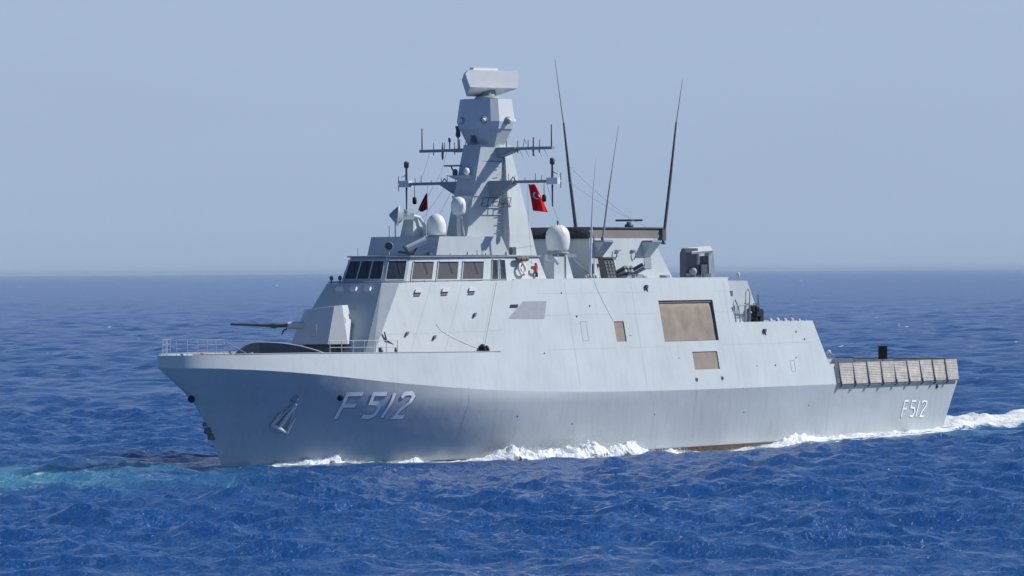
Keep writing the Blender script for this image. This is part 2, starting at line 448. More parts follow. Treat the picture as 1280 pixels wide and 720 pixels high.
# plate seams and a dangling line on the side
sm = MB()
for s in (34.3, 43.2, 56.2):
    sm = MB(); sm.add([(s, sidep(5) + .006, 5), (s + .05, sidep(5) + .006, 5), (s + .05, sidep(13.2) + .006, 13.2), (s, sidep(13.2) + .006, 13.2)], [(0, 1, 2, 3)]); sm.build('plate_seam', 'seam', superstructure)
for z in (7.95, 10.6, 12.3):
    for (sa, sb) in ((30.5, 39.8), (41.6, 46.4), (54.6, 57.0) if z > 9.7 else (54.6, 68.0)):
        sm = MB(); sm.add([(sa, sidep(z) + .006, z), (sb, sidep(z) + .006, z), (sb, sidep(z + .03) + .006, z + .03), (sa, sidep(z + .03) + .006, z + .03)], [(0, 1, 2, 3)]); sm.build('plate_seam', 'seam', superstructure)
ln = MB(); ln.tube([(lerp(38.3, 40.0, t), sidep(z) + .012, z) for t, z in [(i / 14, lerp(13.3, 10.1, (i / 14) ** .8)) for i in range(15)]], .011, 4)
ln.build('hanging_rope', 'seam', superstructure)
# small plates, pads and outlets dotted over the walls, each a fitting of its own
fr_ = random.Random(21)
for k in range(13):
    s = fr_.uniform(29, 67); z = fr_.uniform(5.2, 9.3 if s > 56 else 12.9)
    if inhole(s, s, z, z) or any(h[0] - .5 < s < h[1] + .5 and h[2] - .5 < z < h[3] + .5 for h in HOLES) or (s < 32.5 and 10 < z < 12): continue
    m = MB(); w_ = fr_.uniform(.05, .13); m.box((s, sidep(z) + .02, z), (w_, .09, w_ * fr_.uniform(.7, 1.6)))
    m.build('pad_eye', 'panel' if k % 3 else 'darkgrey', superstructure)
for (s, z, w_, h_) in ((35.6, 8.6, .75, 1.5), (64.2, 5.6, .6, .9)):
    m = MB(); q = [(s, z), (s + w_, z), (s + w_, z + h_), (s, z + h_)]
    for i in range(4):
        a, b_ = q[i], q[(i + 1) % 4]; m.tube([(a[0], sidep(a[1]) + .004, a[1]), (b_[0], sidep(b_[1]) + .004, b_[1])], .016, 4)
    m.build('hatch_outline', 'seam', superstructure)
for (s, z) in ((33.5, 2.2), (44.5, 2.6), (57.2, 2.4), (66.8, 2.7), (26.4, 3.0)):
    m = MB(); m.lathe((s, side(s, z) - .03, z), [(.06, 0), (.06, .05), (.03, .06)], 10, axis=(0, 1, -.1)); m.build('discharge_outlet', 'darkgrey', hull)
# aft raised lip on the roof edge
lip = MB()
for sg in (1, -1): lip.box((42.5, sg * (pu - .06), 13.4), (29.2, .1, .1))
lip.build('roof_coaming', 'pale', superstructure)

# diagonal facet fittings
def facet(q, u, v, out):   # q: BL, BR, TR, TL
    q = [Vector(x) for x in q]
    a = q[0].lerp(q[1], u); b = q[3].lerp(q[2], u); n = (q[1] - q[0]).cross(q[3] - q[0]).normalized()
    return a.lerp(b, v) + n * out
def outward(q, centre=(30, 0, 12)):
    q = [Vector(x) for x in q]; n = (q[1] - q[0]).cross(q[3] - q[0])
    return n.dot(q[0] - Vector(centre)) > 0
def facet_box(m, q, u0, u1, v0, v1, o0, o1, skew=0.0):
    a = [facet(q, u0, v0, o0), facet(q, u1, v0, o0), facet(q, u1 + skew, v1, o0), facet(q, u0 + skew, v1, o0)]
    b = [facet(q, u0, v0, o1), facet(q, u1, v0, o1), facet(q, u1 + skew, v1, o1), facet(q, u0 + skew, v1, o1)]
    m.loft(a, b)
def fq(b0, b1, t1, t0):
    q = [b0, b1, t1, t0]
    if not outward(q): q = [b1, b0, t0, t1]
    return q
def mir(q): return [(a[0], -a[1], a[2]) for a in q]
for sg in (1, -1):
    dq = [(CB[0], sg * CB[1], 7.75), (24.8, sg * sidep(7.9), 7.9), (27.7, sg * pu, 13.35), (16.3, sg * 3.5, 13.2)]
    for s, z in ((17.6, 12.5), (20.4, 12.5), (23.2, 12.5)):
        # hooded vent: projecting lip with a dark mouth below
        v = (z - 7.8) / 5.45; u = (s - lerp(12.1, 16.3, v)) / 12.0
        qq = dq if sg == 1 else dq
        nrm = 1 if outward(dq) else -1
        m = MB(); facet_box(m, dq, u, u + .06, v - .004, v + .045, -.02 * nrm, .13 * nrm, 0)
        vt = m.build('vent_hood', 'pale', superstructure)
        m = MB(); facet_box(m, dq, u + .004, u + .056, v - .05, v - .006, -.02 * nrm, .05 * nrm, 0); m.build('vent_mouth', 'darkgrey', vt)
    nrm = 1 if outward(dq) else -1
    m = MB()
    for (s, z) in ((22.8, 10.55), (18.1, 8.95), (15.6, 9.3)):
        v = (z - 7.8) / 5.45; u = (s - lerp(12.1, 16.3, v)) / 12.0
        facet_box(m, dq, u, u + .016, v, v + .05, 0, .16 * nrm)
    m.build('junction_box', 'darkgrey', superstructure)
    for a_, b_, c_, d_ in ((.03, .97, .30, .305), (.28, .284, .03, .97), (.55, .554, .03, .97), (.84, .844, .03, .97)):
        m = MB(); facet_box(m, dq, a_, b_, c_, d_, 0, .006 * nrm); m.build('plate_seam', 'seam', superstructure)
    m = MB(); m.tube([facet(dq, .86, t, .01 * nrm) for t in (.03, .5, .97)], .014, 6)
    m.tube([facet(dq, lerp(.42, .83, t), lerp(.42, .05, t ** .7), .012 * nrm) for t in [i / 8 for i in range(9)]], .009, 4)
    m.build('drain_pipe', 'seam', superstructure)
    # mooring gear heaps at the foot of the facet
    m = MB()
    for k in range(7):
        a = random.random() * 6.28
        m.lathe((23.1 + .35 * math.cos(a), sg * (6.25 + .1 * math.sin(a)), 7.95 + .1 * (k % 3)), [(.12, 0), (.2, .1), (.16, .28), (.05, .4)], 7)
    m.build('mooring_gear', 'black', ship)
    m = MB(); m.tube([(13.6, sg * 4.2, 9.6), (13.7, sg * 4.3, 9.0), (14.3, sg * 4.4, 8.7), (14.4, sg * 4.45, 8.1)], [.05, .07, .05, .12], 6)
    m.lathe((13.0, sg * 4.3, 7.95), [(.15, 0), (.22, .2), (.1, .55)], 8); m.lathe((14.5, sg * 4.5, 7.95), [(.2, 0), (.2, .3), (.08, .5)], 8)
    m.build('capstan', 'darkgrey', ship)
# front face: three hooded vents
fqd = [(FB[0], FB[1], 7.75), (FB[0], -FB[1], 7.75), (15.3, -2.6, 13.2), (15.3, 2.6, 13.2)]
nr = 1 if outward(fqd) else -1
for u in (.2, .45, .7):
    m = MB(); a = facet(fqd, u - .05, .90, 0); 
    facet_box(m, fqd, u - .055, u + .055, .885, .93, -.02 * nr, .28 * nr)
    m.build('vent_hood', 'white', superstructure)
for u in (.33, .66): m = MB(); facet_box(m, fqd, u, u + .006, .02, .98, 0, .006 * nr); m.build('plate_seam', 'seam', superstructure)

# ------------------------------------------------------------------ bridge
def poly(pts, z): return [(s, p, z) for s, p in pts]
def sym(pts): return pts + [(s, -p) for s, p in pts[::-1]]
BB = sym([(33.6, 4.5), (25.9, 4.5), (17.6, 3.1), (16.2, 1.95)])
BT = sym([(32.9, 4.1), (26.6, 4.1), (18.55, 2.75), (17.0, 1.75)])
br = MB(); br.loft(poly(BB, 13.2), poly(BT, 15.16))
bridge = br.build('bridge', 'paint', ship)
RO = sym([(33.1, 4.25), (26.7, 4.25), (18.35, 2.95), (16.75, 1.88)])
m = MB(); m.loft(poly(RO, 15.16), poly(RO, 15.26)); m.build('bridge_roof', 'panel', bridge)
# ledge rail pipe under the windows
m = MB(); m.tube([(27.2, 5.2, 13.42), (16.4, 3.45, 13.3), (15.5, 2.6, 13.3), (15.5, -2.6, 13.3), (16.4, -3.45, 13.3), (27.2, -5.2, 13.42)], .05, 6)
for k in range(10):
    t = k / 9; s = lerp(16.6, 26.9, t); pz = lerp(3.48, 5.15, t)
    m.tube([(s, pz, 13.15), (s, pz, 13.42)], .035, 5)
m.build('ledge_rail', 'midgrey', bridge)
def windows(q, spans, v0, v1, skew, glass, parent):
    nr = 1 if outward(q, (24, 0, 14)) else -1
    for (u0, u1) in spans:
        f = MB(); w = .02
        lw = .07 / (Vector(q[1]) - Vector(q[0])).length; lv = .04
        facet_box(f, q, u0 - lw, u0, v0 - lv, v1 + lv, -.05 * nr, .075 * nr, 0)
        facet_box(f, q, u1, u1 + lw, v0 - lv, v1 + lv, -.05 * nr, .075 * nr, 0)
        facet_box(f, q, u0, u1, v1, v1 + lv, -.05 * nr, .14 * nr, 0)
        facet_box(f, q, u0, u1, v0 - lv, v0, -.05 * nr, .075 * nr, 0)
        fo = f.build('window', 'paint', parent)
        g = MB(); facet_box(g, q, u0, u1, v0, v1, -.06 * nr, .05 * nr, 0); g.build('pane', glass, fo)
        wp = MB(); um = lerp(u0, u1, .5); wp.tube([facet(q, um, v1, .1 * nr), facet(q, lerp(u0, u1, .25), v0 + .2, .1 * nr)], .018, 4); wp.build('wiper', 'black', fo)
Q = lambda a, b: [(BB[a][0], BB[a][1], 13.2), (BB[b][0], BB[b][1], 13.2), (BT[b][0], BT[b][1], 15.16), (BT[a][0], BT[a][1], 15.16)]
windows(Q(3, 4), [(.04, .33), (.36, .64), (.67, .96)], .16, .84, 0, 'glass', bridge)
windows(Q(2, 3), [(.12, .88)], .14, .84, 0, 'glass', bridge)
windows(Q(4, 5), [(.12, .88)], .14, .84, 0, 'glass', bridge)
windows(Q(1, 2), [(.07, .325), (.39, .635), (.70, .945)][::1], .13, .80, 0, 'glass_sun', bridge)
windows(Q(5, 6), [(.07, .325), (.39, .635), (.70, .945)], .13, .80, 0, 'glass_sun', bridge)
windows(Q(0, 1), [(.70, .80), (.84, .94)], .06, .86, 0, 'glass', bridge)
windows(Q(6, 7), [(.06, .16), (.20, .30)], .06, .86, 0, 'glass', bridge)
# upper house
UB = sym([(29.2, 4.1), (21.0, 3.35), (19.9, 1.05)]); UT = sym([(28.4, 3.95), (21.45, 3.314), (20.35, 1.01)])
m = MB(); m.loft(poly(UB, 15.3), poly(UT, 16.72)); upper = m.build('upper_deckhouse', 'paint', ship)
m = MB()
for i, (s, p) in enumerate([(22.4, 3.6), (24.2, 3.85), (25.3, 3.95), (26.3, 4.0), (28.8, 4.1)]):
    m.tube([(s, p, 15.3), (s, p, 15.42 + .25 * ((i * 7) % 3) / 2)], .03 + .02 * (i % 2), 5)
m.box((20.7, 3.0, 15.4), (.5, .3, .2)); m.box((29.9, 3.9, 15.6), (.5, .3, .6))
m.build('roof_fitting', 'darkgrey', upper)
# searchlight pair on the roof corner, and front searchlight
def searchlight(s, p, z, d, nm='searchlight', sc=1.0, body='darkgrey'):
    m = MB(); m.tube([(s, p, z), (s, p, z + .35 * sc)], .06 * sc, 6)
    m.tube([(s - .25 * sc, p, z + .35 * sc), (s + .25 * sc, p, z + .35 * sc)], .04 * sc, 5)
    st = m.build(nm, body, ship)
    b = MB(); d = Vector(d).normalized(); b.lathe(Vector((s, p, z + .65 * sc)) - d * .25 * sc, [(.22 * sc, 0), (.32 * sc, .1 * sc), (.34 * sc, .55 * sc), (.30 * sc, .56 * sc)], 12, axis=d)
    b.build('lamp_drum', body, st)
    g = MB(); g.lathe(Vector((s, p, z + .65 * sc)) + d * .3 * sc, [(.29 * sc, 0), (.29 * sc, .03 * sc)], 12, axis=d); g.build('lamp_glass', 'glass', st)
searchlight(18.2, 1.0, 15.3, (-.6, .5, .1), body='midgrey')
# tilted optical sight on the corner (V stand and barrel)
m = MB(); m.tube([(19.0, 2.3, 15.3), (18.6, 2.1, 16.0)], .08, 6); m.tube([(19.2, 2.5, 15.3), (19.5, 2.7, 15.95)], .08, 6)
m.tube([(18.3, 1.8, 15.55), (19.2, 2.4, 15.4)], .1, 6)
st = m.build('optical_sight', 'darkgrey', ship)
m = MB(); m.tube([(18.9, 2.2, 15.8), (20.1, 3.1, 16.45)], [.24, .27], 10); m.build('sight_barrel', 'pale', st)
# small fittings on the starboard roof/ledge ends seen on the skyline
m = MB()
for (s, p) in ((15.5, -2.4), (15.9, -1.9)):
    m.lathe((s, p, 13.2), [(.06, 0), (.05, .22), (.14, .3), (.14, .5), (.04, .6)], 8)
m.build('deck_lamp', 'darkgrey', ship)
m = MB(); m.tube([(17.2, -1.2, 15.3), (17.2, -1.2, 15.85)], .03, 4); m.tube([(20.2, 1.6, 15.3), (20.2, 1.6, 15.75)], .04, 4); m.build('short_aerial', 'midgrey', ship)

# ------------------------------------------------------------------ mast
MBt = [(31.3, 2.0), (27.8, 1.02)]; MTp = [(31.7, 1.35), (29.9, .85)]
mm = MB()
def ring(pts, z): return [(s, p, z) for s, p in sym(pts)]
mm.loft(ring([(34.0, 2.0), (31.3, 2.0), (27.8, 1.02)], 16.6), ring([(33.2, 1.3), (31.7, 1.35), (29.95, .85)], 23.9))
mast = mm.build('mast', 'paint', ship)
w = MB(); w.loft(ring([(35.0, 2.95), (30.6, 2.95)], 13.3), ring([(34.15, 2.6), (31.25, 2.6)], 16.9))
w.loft(ring([(34.15, 2.6), (31.25, 2.6)], 16.9), ring([(33.0, 1.65), (32.0, 1.65)], 22.9))
w.build('mast_wing', 'paint', mast)
m = MB()
for k in range(9):
    z = 17.2 + k * .62; t = (z - 16.6) / 7.3
    for sg in (1, -1):
        s = lerp(30.9, 31.5, t); p = lerp(1.95, 1.38, t) + .08
        m.tube([(s - .35, sg * (p - .08), z), (s + .05, sg * p, z)], .03, 5)
m.build('ladder_rung', 'midgrey', mast)
# lattice frame on the mast face
m = MB()
for zz in (19.1, 19.75): m.tube([(29.0, 1.55, zz), (31.8, 2.35, zz)], .035, 5)
for k in range(6):
    t = k / 5; m.tube([(lerp(29.0, 31.6, t), lerp(1.55, 2.3, t), 19.1), (lerp(29.25, 31.8, t), lerp(1.6, 2.35, t), 19.75)], .035, 5)
for t in (0.1, .9): m.tube([(lerp(29.2, 31.6, t), lerp(1.2, 1.7, t), 19.3), (lerp(29.0, 31.8, t), lerp(1.55, 2.35, t), 19.3)], .03, 4)
for zz in (20.55, 20.95): m.tube([(29.9, 1.05, zz), (32.0, 1.85, zz)], .03, 5)
m.tube([(29.9, .95, 22.6), (32.0, 1.6, 22.6)], .03, 5)
m.build('handrail', 'darkgrey', mast)
# platforms on the front face
m = MB(); m.loft([(28.7, .5, 21.3), (29.6, .5, 21.1), (29.6, -1.1, 21.1), (28.7, -1.1, 21.3)], [(28.4, .7, 21.5), (29.7, .7, 21.5), (29.7, -1.3, 21.5), (28.4, -1.3, 21.5)])
m.loft([(28.4, .3, 18.9), (29.3, 1.0, 18.9), (29.3, -.4, 18.9), (28.4, -.4, 18.9)], [(27.9, .8, 19.9), (29.4, 1.2, 19.9), (29.4, -.5, 19.9), (27.9, -.5, 19.9)])
m.build('sensor_platform', 'pale', mast)
m = MB(); m.lathe((28.9, .2, 21.5), [(.12, 0), (.24, .12), (.27, .3), (.2, .5), (.02, .6)], 12); m.build('camera_ball', 'white', mast)
m = MB(); m.lathe((28.7, -.75, 21.5), [(.2, 0), (.22, .35), (.1, .5)], 10); m.tube([(28.4, -1.6, 22.25), (28.6, .1, 22.25)], .06, 6); m.tube([(28.6, -.9, 21.9), (28.5, -1.0, 22.25)], .06, 5)
m.build('navigation_radar', 'darkgrey', mast)

def yard(s, z, p0, p1, h0, h1, nm):
    m = MB(); sg = 1 if p1 > 0 else -1
    w0, w1 = .42, .14
    pts = []
    m.loft([(s - w0, p0, z + .12), (s + w0, p0, z + .12), (s + w0, p0, z - h0), (s - w0, p0, z - h0)],
           [(s - w0 * .8, lerp(p0, p1, .35), z + .12), (s + w0 * .8, lerp(p0, p1, .35), z + .12), (s + w0 * .8, lerp(p0, p1, .35), z - .16), (s - w0 * .8, lerp(p0, p1, .35), z - .16)])
    m.box((s, (lerp(p0, p1, .35) + p1) / 2, z), (.34, abs(p1 - lerp(p0, p1, .35)), .22))
    return m.build(nm, 'midgrey', mast)
def stick(m, s, p, z0, z1, r): m.tube([(s, p, z0), (s, p, z1)], [r, r * .7], 6)
for sg in (1, -1):
    y = yard(30.7, 20.95, sg * 1.3, sg * 7.7, 1.35, .1, 'yard')
    m = MB(); m.box((30.7, sg * 7.25, 20.97), (.5, 1.0, .5)); m.build('antenna_box', 'white', y)
    m = MB(); stick(m, 30.7, sg * 7.15, 21.1, 22.3, .11); m.lathe((30.7, sg * 7.15, 22.2), [(.1, 0), (.2, .1), (.2, .45), (.12, .55)], 8)
    stick(m, 30.7, sg * 7.15, 20.7, 19.0, .08); stick(m, 30.7, sg * 7.95, 21.0, 21.6, .04); stick(m, 30.7, sg * 7.95, 20.9, 20.4, .04)
    m.tube([(30.7, sg * 7.15, 21.7), (30.7, sg * 7.6, 21.5)], .03, 4); m.build('dipole_antenna', 'darkgrey', y)
    m = MB(); m.lathe((30.7, sg * 6.35, 19.35), [(.06, 0), (.17, .08), (.17, .5), (.05, .6)], 8); stick(m, 30.7, sg * 6.35, 19.95, 20.9, .03)
    m.build('signal_lamp', 'black', y)
    m = MB()
    for k, pp in enumerate((2.2, 3.0, 3.6, 4.6, 5.6, 6.2)): stick(m, 30.6, sg * pp, 21.05, 21.25 + .35 * ((k * 5) % 3) / 2, .03)
    m.tube([(30.7, sg * 3.1, 21.05), (30.7, sg * 3.35, 21.35), (30.7, sg * 3.6, 21.05)], .05, 5)
    m.build('yard_fitting', 'darkgrey', y)
    y = yard(31.7, 23.55, sg * 1.15, sg * 6.5, .75 if sg == 1 else .1, .1, 'yard')
    m = MB(); stick(m, 31.7, sg * 6.35, 23.6, 25.35, .06)
    for k, pp in enumerate((2.0, 3.1, 4.1, 5.2)): stick(m, 31.7, sg * pp, 23.2 if k % 2 else 23.6, 24.2, .04)
    m.build('whip_tip', 'darkgrey', y)
    m = MB(); stick(m, 31.7, sg * (2.6 if sg < 0 else 4.6), 22.95 if sg > 0 else 23.6, 24.4, .07 if sg > 0 else .05)
    if sg < 0:
        m.lathe((31.7, -2.75, 23.6), [(.05, 0), (.05, .9), (.14, 1.0), (.2, 1.1), (.17, 1.6), (.22, 1.75), (.22, 1.85)], 8)
        m.lathe((31.7, -3.6, 23.6), [(.04, 0), (.05, .6), (.11, .65), (.11, .95)], 8); m.lathe((31.7, -4.3, 22.8), [(.03, 0), (.09, .2), (.09, .8), (.03, 1.4)], 8)
    else:
        for k in range(5): m.tube([(31.7, 3.2 + k * .6, 23.5), (31.7, 3.6 + k * .6, 22.9)], .02, 4)
        m.tube([(31.7, 3.6, 23.6), (31.7, 3.75, 24.3), (31.7, 3.95, 23.9)], .03, 4)
    m.build('aerial', 'darkgrey', y)
    # bracket under the upper yard
# sensor drum (octagonal)
ang = [20, 47, 65, 115, 133, 160]; ang = ang + [-a for a in ang[::-1]]
def octr(cx, r, z): return [(cx - r * math.cos(R(a)), r * math.sin(R(a)), z) for a in ang]
m = MB(); m.loft(octr(31.7, 1.25, 23.5), octr(31.7, 2.05, 25.12), cap=True); d1 = m.build('mast_cone', 'paint', mast)
m = MB(); m.loft(octr(31.7, 2.1, 25.12), octr(31.7, 2.28, 25.7)); m.loft(octr(31.7, 2.28, 25.7), octr(31.7, 2.02, 27.45))
drum = m.build('sensor_drum', 'pale', mast)
for a in (-20, 33, 90, -90, 145, -145, 0, 60):
    if a in (0, 60): continue
    c = Vector((31.7 - 2.2 * math.cos(R(a)), 2.2 * math.sin(R(a)), 25.78)); ax = Vector((-math.cos(R(a)), math.sin(R(a)), 0))
    m = MB(); m.lathe(c, [(.3, -.12), (.3, .05), (.16, .08)], 12, axis=ax); b = m.build('sensor_port', 'midgrey', drum)
    m = MB(); m.lathe(c, [(.17, .02), (.17, .12), (.1, .22), (.02, .25)], 12, axis=ax); m.build('sensor_dome', 'white', b)
m = MB(); m.box((30.2, .05, 24.35), (.5, .45, .5)); m.box((30.35, -.1, 23.8), (.5, .7, .3)); m.build('camera_box', 'darkgrey', mast)
# air search radar
rad = bpy.data.objects.new('search_radar', None); C.objects.link(rad); rad.parent = ship
m = MB(); m.lathe((32.0, 0, 27.45), [(1.15, 0), (.95, .25), (.6, .3), (.6, 1.0)], 12); m.build('radar_pedestal', 'midgrey', rad)
nx = math.sin(R(40)), -math.cos(R(40))              # facing direction in world
ca, sa = math.cos(-ALPHA), math.sin(-ALPHA)
fn = Vector((nx[0] * ca - nx[1] * sa, -(nx[0] * sa + nx[1] * ca), 0))   # into (s, p)
# side direction = to the viewer's right in world
rx = math.cos(R(40)), math.sin(R(40))
rt = Vector((rx[0] * ca - rx[1] * sa, -(rx[0] * sa + rx[1] * ca), 0))
ctr = Vector((32.0, 0, 0))
def rp(x, y, z): v = ctr + rt * (x - .12) + fn * y; return (v.x, v.y, z - .25)
m = MB()
# front frame: y=+.75, back y=-1.0 ; x half width
m.loft([rp(-2.4, .85, 28.6), rp(2.45, .85, 28.6), rp(2.55, .85, 29.6), rp(2.4, .85, 29.95), rp(-2.55, .85, 29.95), rp(-2.85, .85, 29.6)],
       [rp(-1.55, -.6, 27.95), rp(1.15, -.6, 27.95), rp(1.7, -.6, 29.2), rp(1.5, -.6, 29.75), rp(-1.8, -.6, 29.75), rp(-2.05, -.6, 29.2)])
m.build('radar_antenna', 'radome', rad)
m = MB(); m.loft([rp(-1.95, .72, 29.85), rp(.6, .72, 29.85), rp(.6, .2, 29.85), rp(-1.95, .2, 29.85)], [rp(-1.9, .7, 30.14), rp(.55, .7, 30.14), rp(.55, .25, 30.14), rp(-1.9, .25, 30.14)])
m.build('identification_antenna', 'white', rad)

# ------------------------------------------------------------------ radomes and director
def dome_prof(r, h): 
    return [(r * .78, 0), (r * .9, .12 * h), (r, .35 * h), (r, .55 * h), (r * .93, .72 * h), (r * .76, .86 * h), (r * .45, .96 * h), (.02, h)]
m = MB(); m.lathe((38.2, 2.1, 15.55), dome_prof(.97, 2.15), 24); rd = m.build('radome', 'radome', ship)
m = MB(); m.lathe((38.2, 2.1, 15.38), [(.9, 0), (.9, .15)], 16)
for a in range(6):
    x = R(a * 60); m.tube([(38.2 + .35 * math.cos(x), 2.1 + .35 * math.sin(x), 15.4), (38.2 + .8 * math.cos(x + .5), 2.1 + .8 * math.sin(x + .5), 13.35)], .055, 5)
m.tube([(38.8, 2.6, 15.4), (40.5, 3.9, 13.4)], .03, 4)
m.build('radome_stand', 'midgrey', rd)
m = MB(); m.box((38.9, 2.6, 15.25), (.9, 1.3, .3), .6); m.build('stand_platform', 'pale', rd)
m = MB(); m.tube([(38.2, 2.1, 17.65), (38.2, 2.1, 18.0)], .07, 6); m.tube([(37.9, 2.3, 18.0), (38.1, 2.5, 15.6)], .03, 4); m.build('lightning_rod', 'darkgrey', rd)
m = MB(); m.lathe((26.7, 1.1, 18.45), dome_prof(.58, 1.35), 20); rd = m.build('radome', 'radome', ship)
m = MB(); m.tube([(26.7, 1.1, 16.7), (26.7, 1.1, 18.3), (26.7, 1.1, 18.5)], [.17, .17, .4], 10)
m.tube([(26.9, 1.5, 16.7), (26.8, 1.3, 18.3)], .06, 6); m.build('radome_stand', 'paint', rd)
m = MB(); m.lathe((25.2, .1, 16.85), [(.75, 0), (.78, .3), (.78, .8), (.7, 1.15), (.5, 1.45), (.25, 1.6), (.02, 1.65)], 24); rd = m.build('radome', 'radome', ship)
m = MB(); m.box((25.2, .1, 16.76), (1.0, 1.0, .14)); m.build('radome_stand', 'darkgrey', rd)
# fire control director: pedestal, yoke, dish
dct = bpy.data.objects.new('fire_control_director', None); C.objects.link(dct); dct.parent = ship
m = MB(); m.loft([(23.6, -.9, 16.7), (24.9, -.9, 16.7), (24.9, -2.2, 16.7), (23.6, -2.2, 16.7)], [(23.9, -1.1, 18.3), (24.7, -1.1, 18.3), (24.7, -2.0, 18.3), (23.9, -2.0, 18.3)])
m.build('director_pedestal', 'paint', dct)
m = MB(); m.box((23.4, -1.6, 18.3), (1.3, .9, .5), .6); m.tube([(23.2, -1.3, 18.5), (24.4, -.9, 18.2), (24.7, -.7, 17.6), (24.7, -.7, 16.8)], .14, 7)
m.box((23.6, -1.3, 18.65), (.6, .6, .45), .4); m.build('director_yoke', 'pale', dct)
lft = Vector((-.6, -.8, 0)) # world-left = (-cos a, -sin? ) in (s,p)
# left of the picture in ship frame: s = -cos a, p = -sin a
dd = Vector((-math.cos(ALPHA), -math.sin(ALPHA), .08)).normalized()
m = MB(); m.lathe(Vector((23.0, -1.75, 18.35)), [(.3, -.25), (.62, 0), (.78, .12), (.72, .16), (.4, .5), (.03, .82)], 20, axis=dd)
m.build('director_dish', 'midgrey', dct)
m = MB(); m.lathe(Vector((23.0, -1.75, 18.35)), [(.79, .05), (.82, .1), (.79, .16)], 20, axis=dd); m.build('dish_rim', 'pale', dct)
m = MB(); m.tube([(22.9, -2.1, 16.7), (22.9, -2.1, 18.3)], .05, 5); m.tube([(22.4, -2.3, 16.7), (22.4, -2.3, 17.6)], .03, 5); m.build('short_aerial', 'midgrey', ship)

# ------------------------------------------------------------------ funnel house
fh = MB(); fh.loft([(40.3, 3.6, 13.35), (51.9, 3.6, 13.35), (51.9, -3.6, 13.35), (40.3, -3.6, 13.35)], [(40.6, 3.45, 16.62), (49.3, 3.45, 16.62), (49.3, -3.45, 16.62), (40.6, -3.45, 16.62)])
fun = fh.build('funnel_house', 'paint', ship)
m = MB(); m.loft([(41.0, 3.4, 16.62), (50.2, 3.4, 16.62), (50.2, -3.0, 16.62), (41.0, -3.0, 16.62)], [(40.8, 3.2, 17.42), (50.9, 3.2, 17.42), (50.9, -2.8, 17.42), (40.8, -2.8, 17.42)])
cap = m.build('funnel_cap', 'taupe', fun)
m = MB(); m.box((45.9, .2, 17.47), (10.4, 6.3, .1)); m.box((51.0, 3.0, 17.42), (.9, .5, .16)); m.build('cap_rim', 'darkgrey', cap)
m = MB(); m.box((40.5, 0, 16.75), (.3, 6.9, .32)); m.tube([(40.5, -1.0, 17.0), (40.4, 0, 17.35), (40.4, 1.2, 17.4), (40.5, 2.4, 17.1)], .07, 6); m.build('intake_grille', 'black', fun)
for (s, nm) in ((47.9, 'a'), (41.3, 'b')):
    m = MB(); m.loft([(s, 3.4, 15.0), (s + .9, 3.4, 15.0), (s + .9, 3.42, 15.0), (s, 3.42, 15.0)], [(s - .2, 3.4, 16.3), (s + 1.1, 3.4, 16.3), (s + 1.1, 4.5, 16.3), (s - .2, 4.5, 16.3)])
    m.build('aerial_bracket', 'paint', fun)
    m = MB(); m.box((s + .45, 4.0, 16.38), (1.2, 1.0, .14)); m.build('bracket_plate', 'midgrey', fun)
m = MB(); m.loft([(48.0, 3.62, 14.2), (48.9, 3.62, 14.2), (48.9, 3.4, 14.2), (48.0, 3.4, 14.2)], [(47.9, 3.52, 15.2), (48.9, 3.52, 15.2), (48.9, 3.3, 15.2), (47.9, 3.3, 15.2)]); m.build('door', 'midgrey', fun)
for s in (43.8, 46.4):
    m = MB(); m.tube([(s, 3.6, 15.7), (s, 3.75, 15.5), (s + .1, 3.75, 15.2), (s, 3.6, 14.9)], .06, 6); m.box((s + .5 * (s < 45), 3.6, 15.65), (.5, .16, .12)); m.build('wall_bracket', 'midgrey', fun)
m = MB(); m.lathe((50.0, .6, 17.5), [(.35, 0), (.38, .25), (.2, .35), (.2, .5)], 10); nr_ = m.build('navigation_radar', 'darkgrey', ship)
m = MB(); v = Vector((math.cos(ALPHA), math.sin(ALPHA), 0)); m.tube([Vector((50.0, .6, 18.12)) - v * 1.1, Vector((50.0, .6, 18.12)) + v * 1.1], .085, 6); m.build('radar_bar', 'darkgrey', nr_)
# lattice ventilator
m = MB(); m.loft([(41.1, 4.85, 13.35), (42.5, 4.85, 13.35), (42.5, 4.2, 13.35), (41.1, 4.2, 13.35)], [(40.8, 4.6, 15.0), (42.1, 4.6, 15.0), (42.1, 4.1, 15.0), (40.8, 4.1, 15.0)])
vt = m.build('ventilator', 'taupe', ship)
m = MB()
for k in range(6): z = 13.5 + k * .27; m.box((lerp(41.8, 41.5, k / 5), lerp(4.86, 4.64, k / 5), z), (1.4, .05, .05))
for k in range(4): m.tube([(41.15 + k * .42, 4.87, 13.4), (40.86 + k * .42, 4.64, 14.95)], .03, 4)
m.box((41.45, 4.35, 15.06), (1.6, .8, .12)); m.build('ventilator_grille', 'darkgrey', vt)
m = MB(); m.loft([(39.95, 4.4, 13.35), (40.7, 4.4, 13.35), (40.7, 4.3, 13.35), (39.95, 4.3, 13.35)], [(39.95, 4.4, 15.0), (40.02, 4.4, 15.0), (40.02, 4.3, 15.0), (39.95, 4.3, 15.0)])
m.loft([(35.9, 4.6, 13.35), (36.9, 4.6, 13.35), (36.9, 4.5, 13.35), (35.9, 4.5, 13.35)], [(35.9, 4.6, 15.3), (36.0, 4.6, 15.3), (36.0, 4.5, 15.3), (35.9, 4.5, 15.3)]); m.build('knee_bracket', 'pale', ship)
m = MB(); m.box((35.2, 4.0, 14.25), (1.5, 1.0, 1.8)); m.build('deck_locker', 'paint', ship)
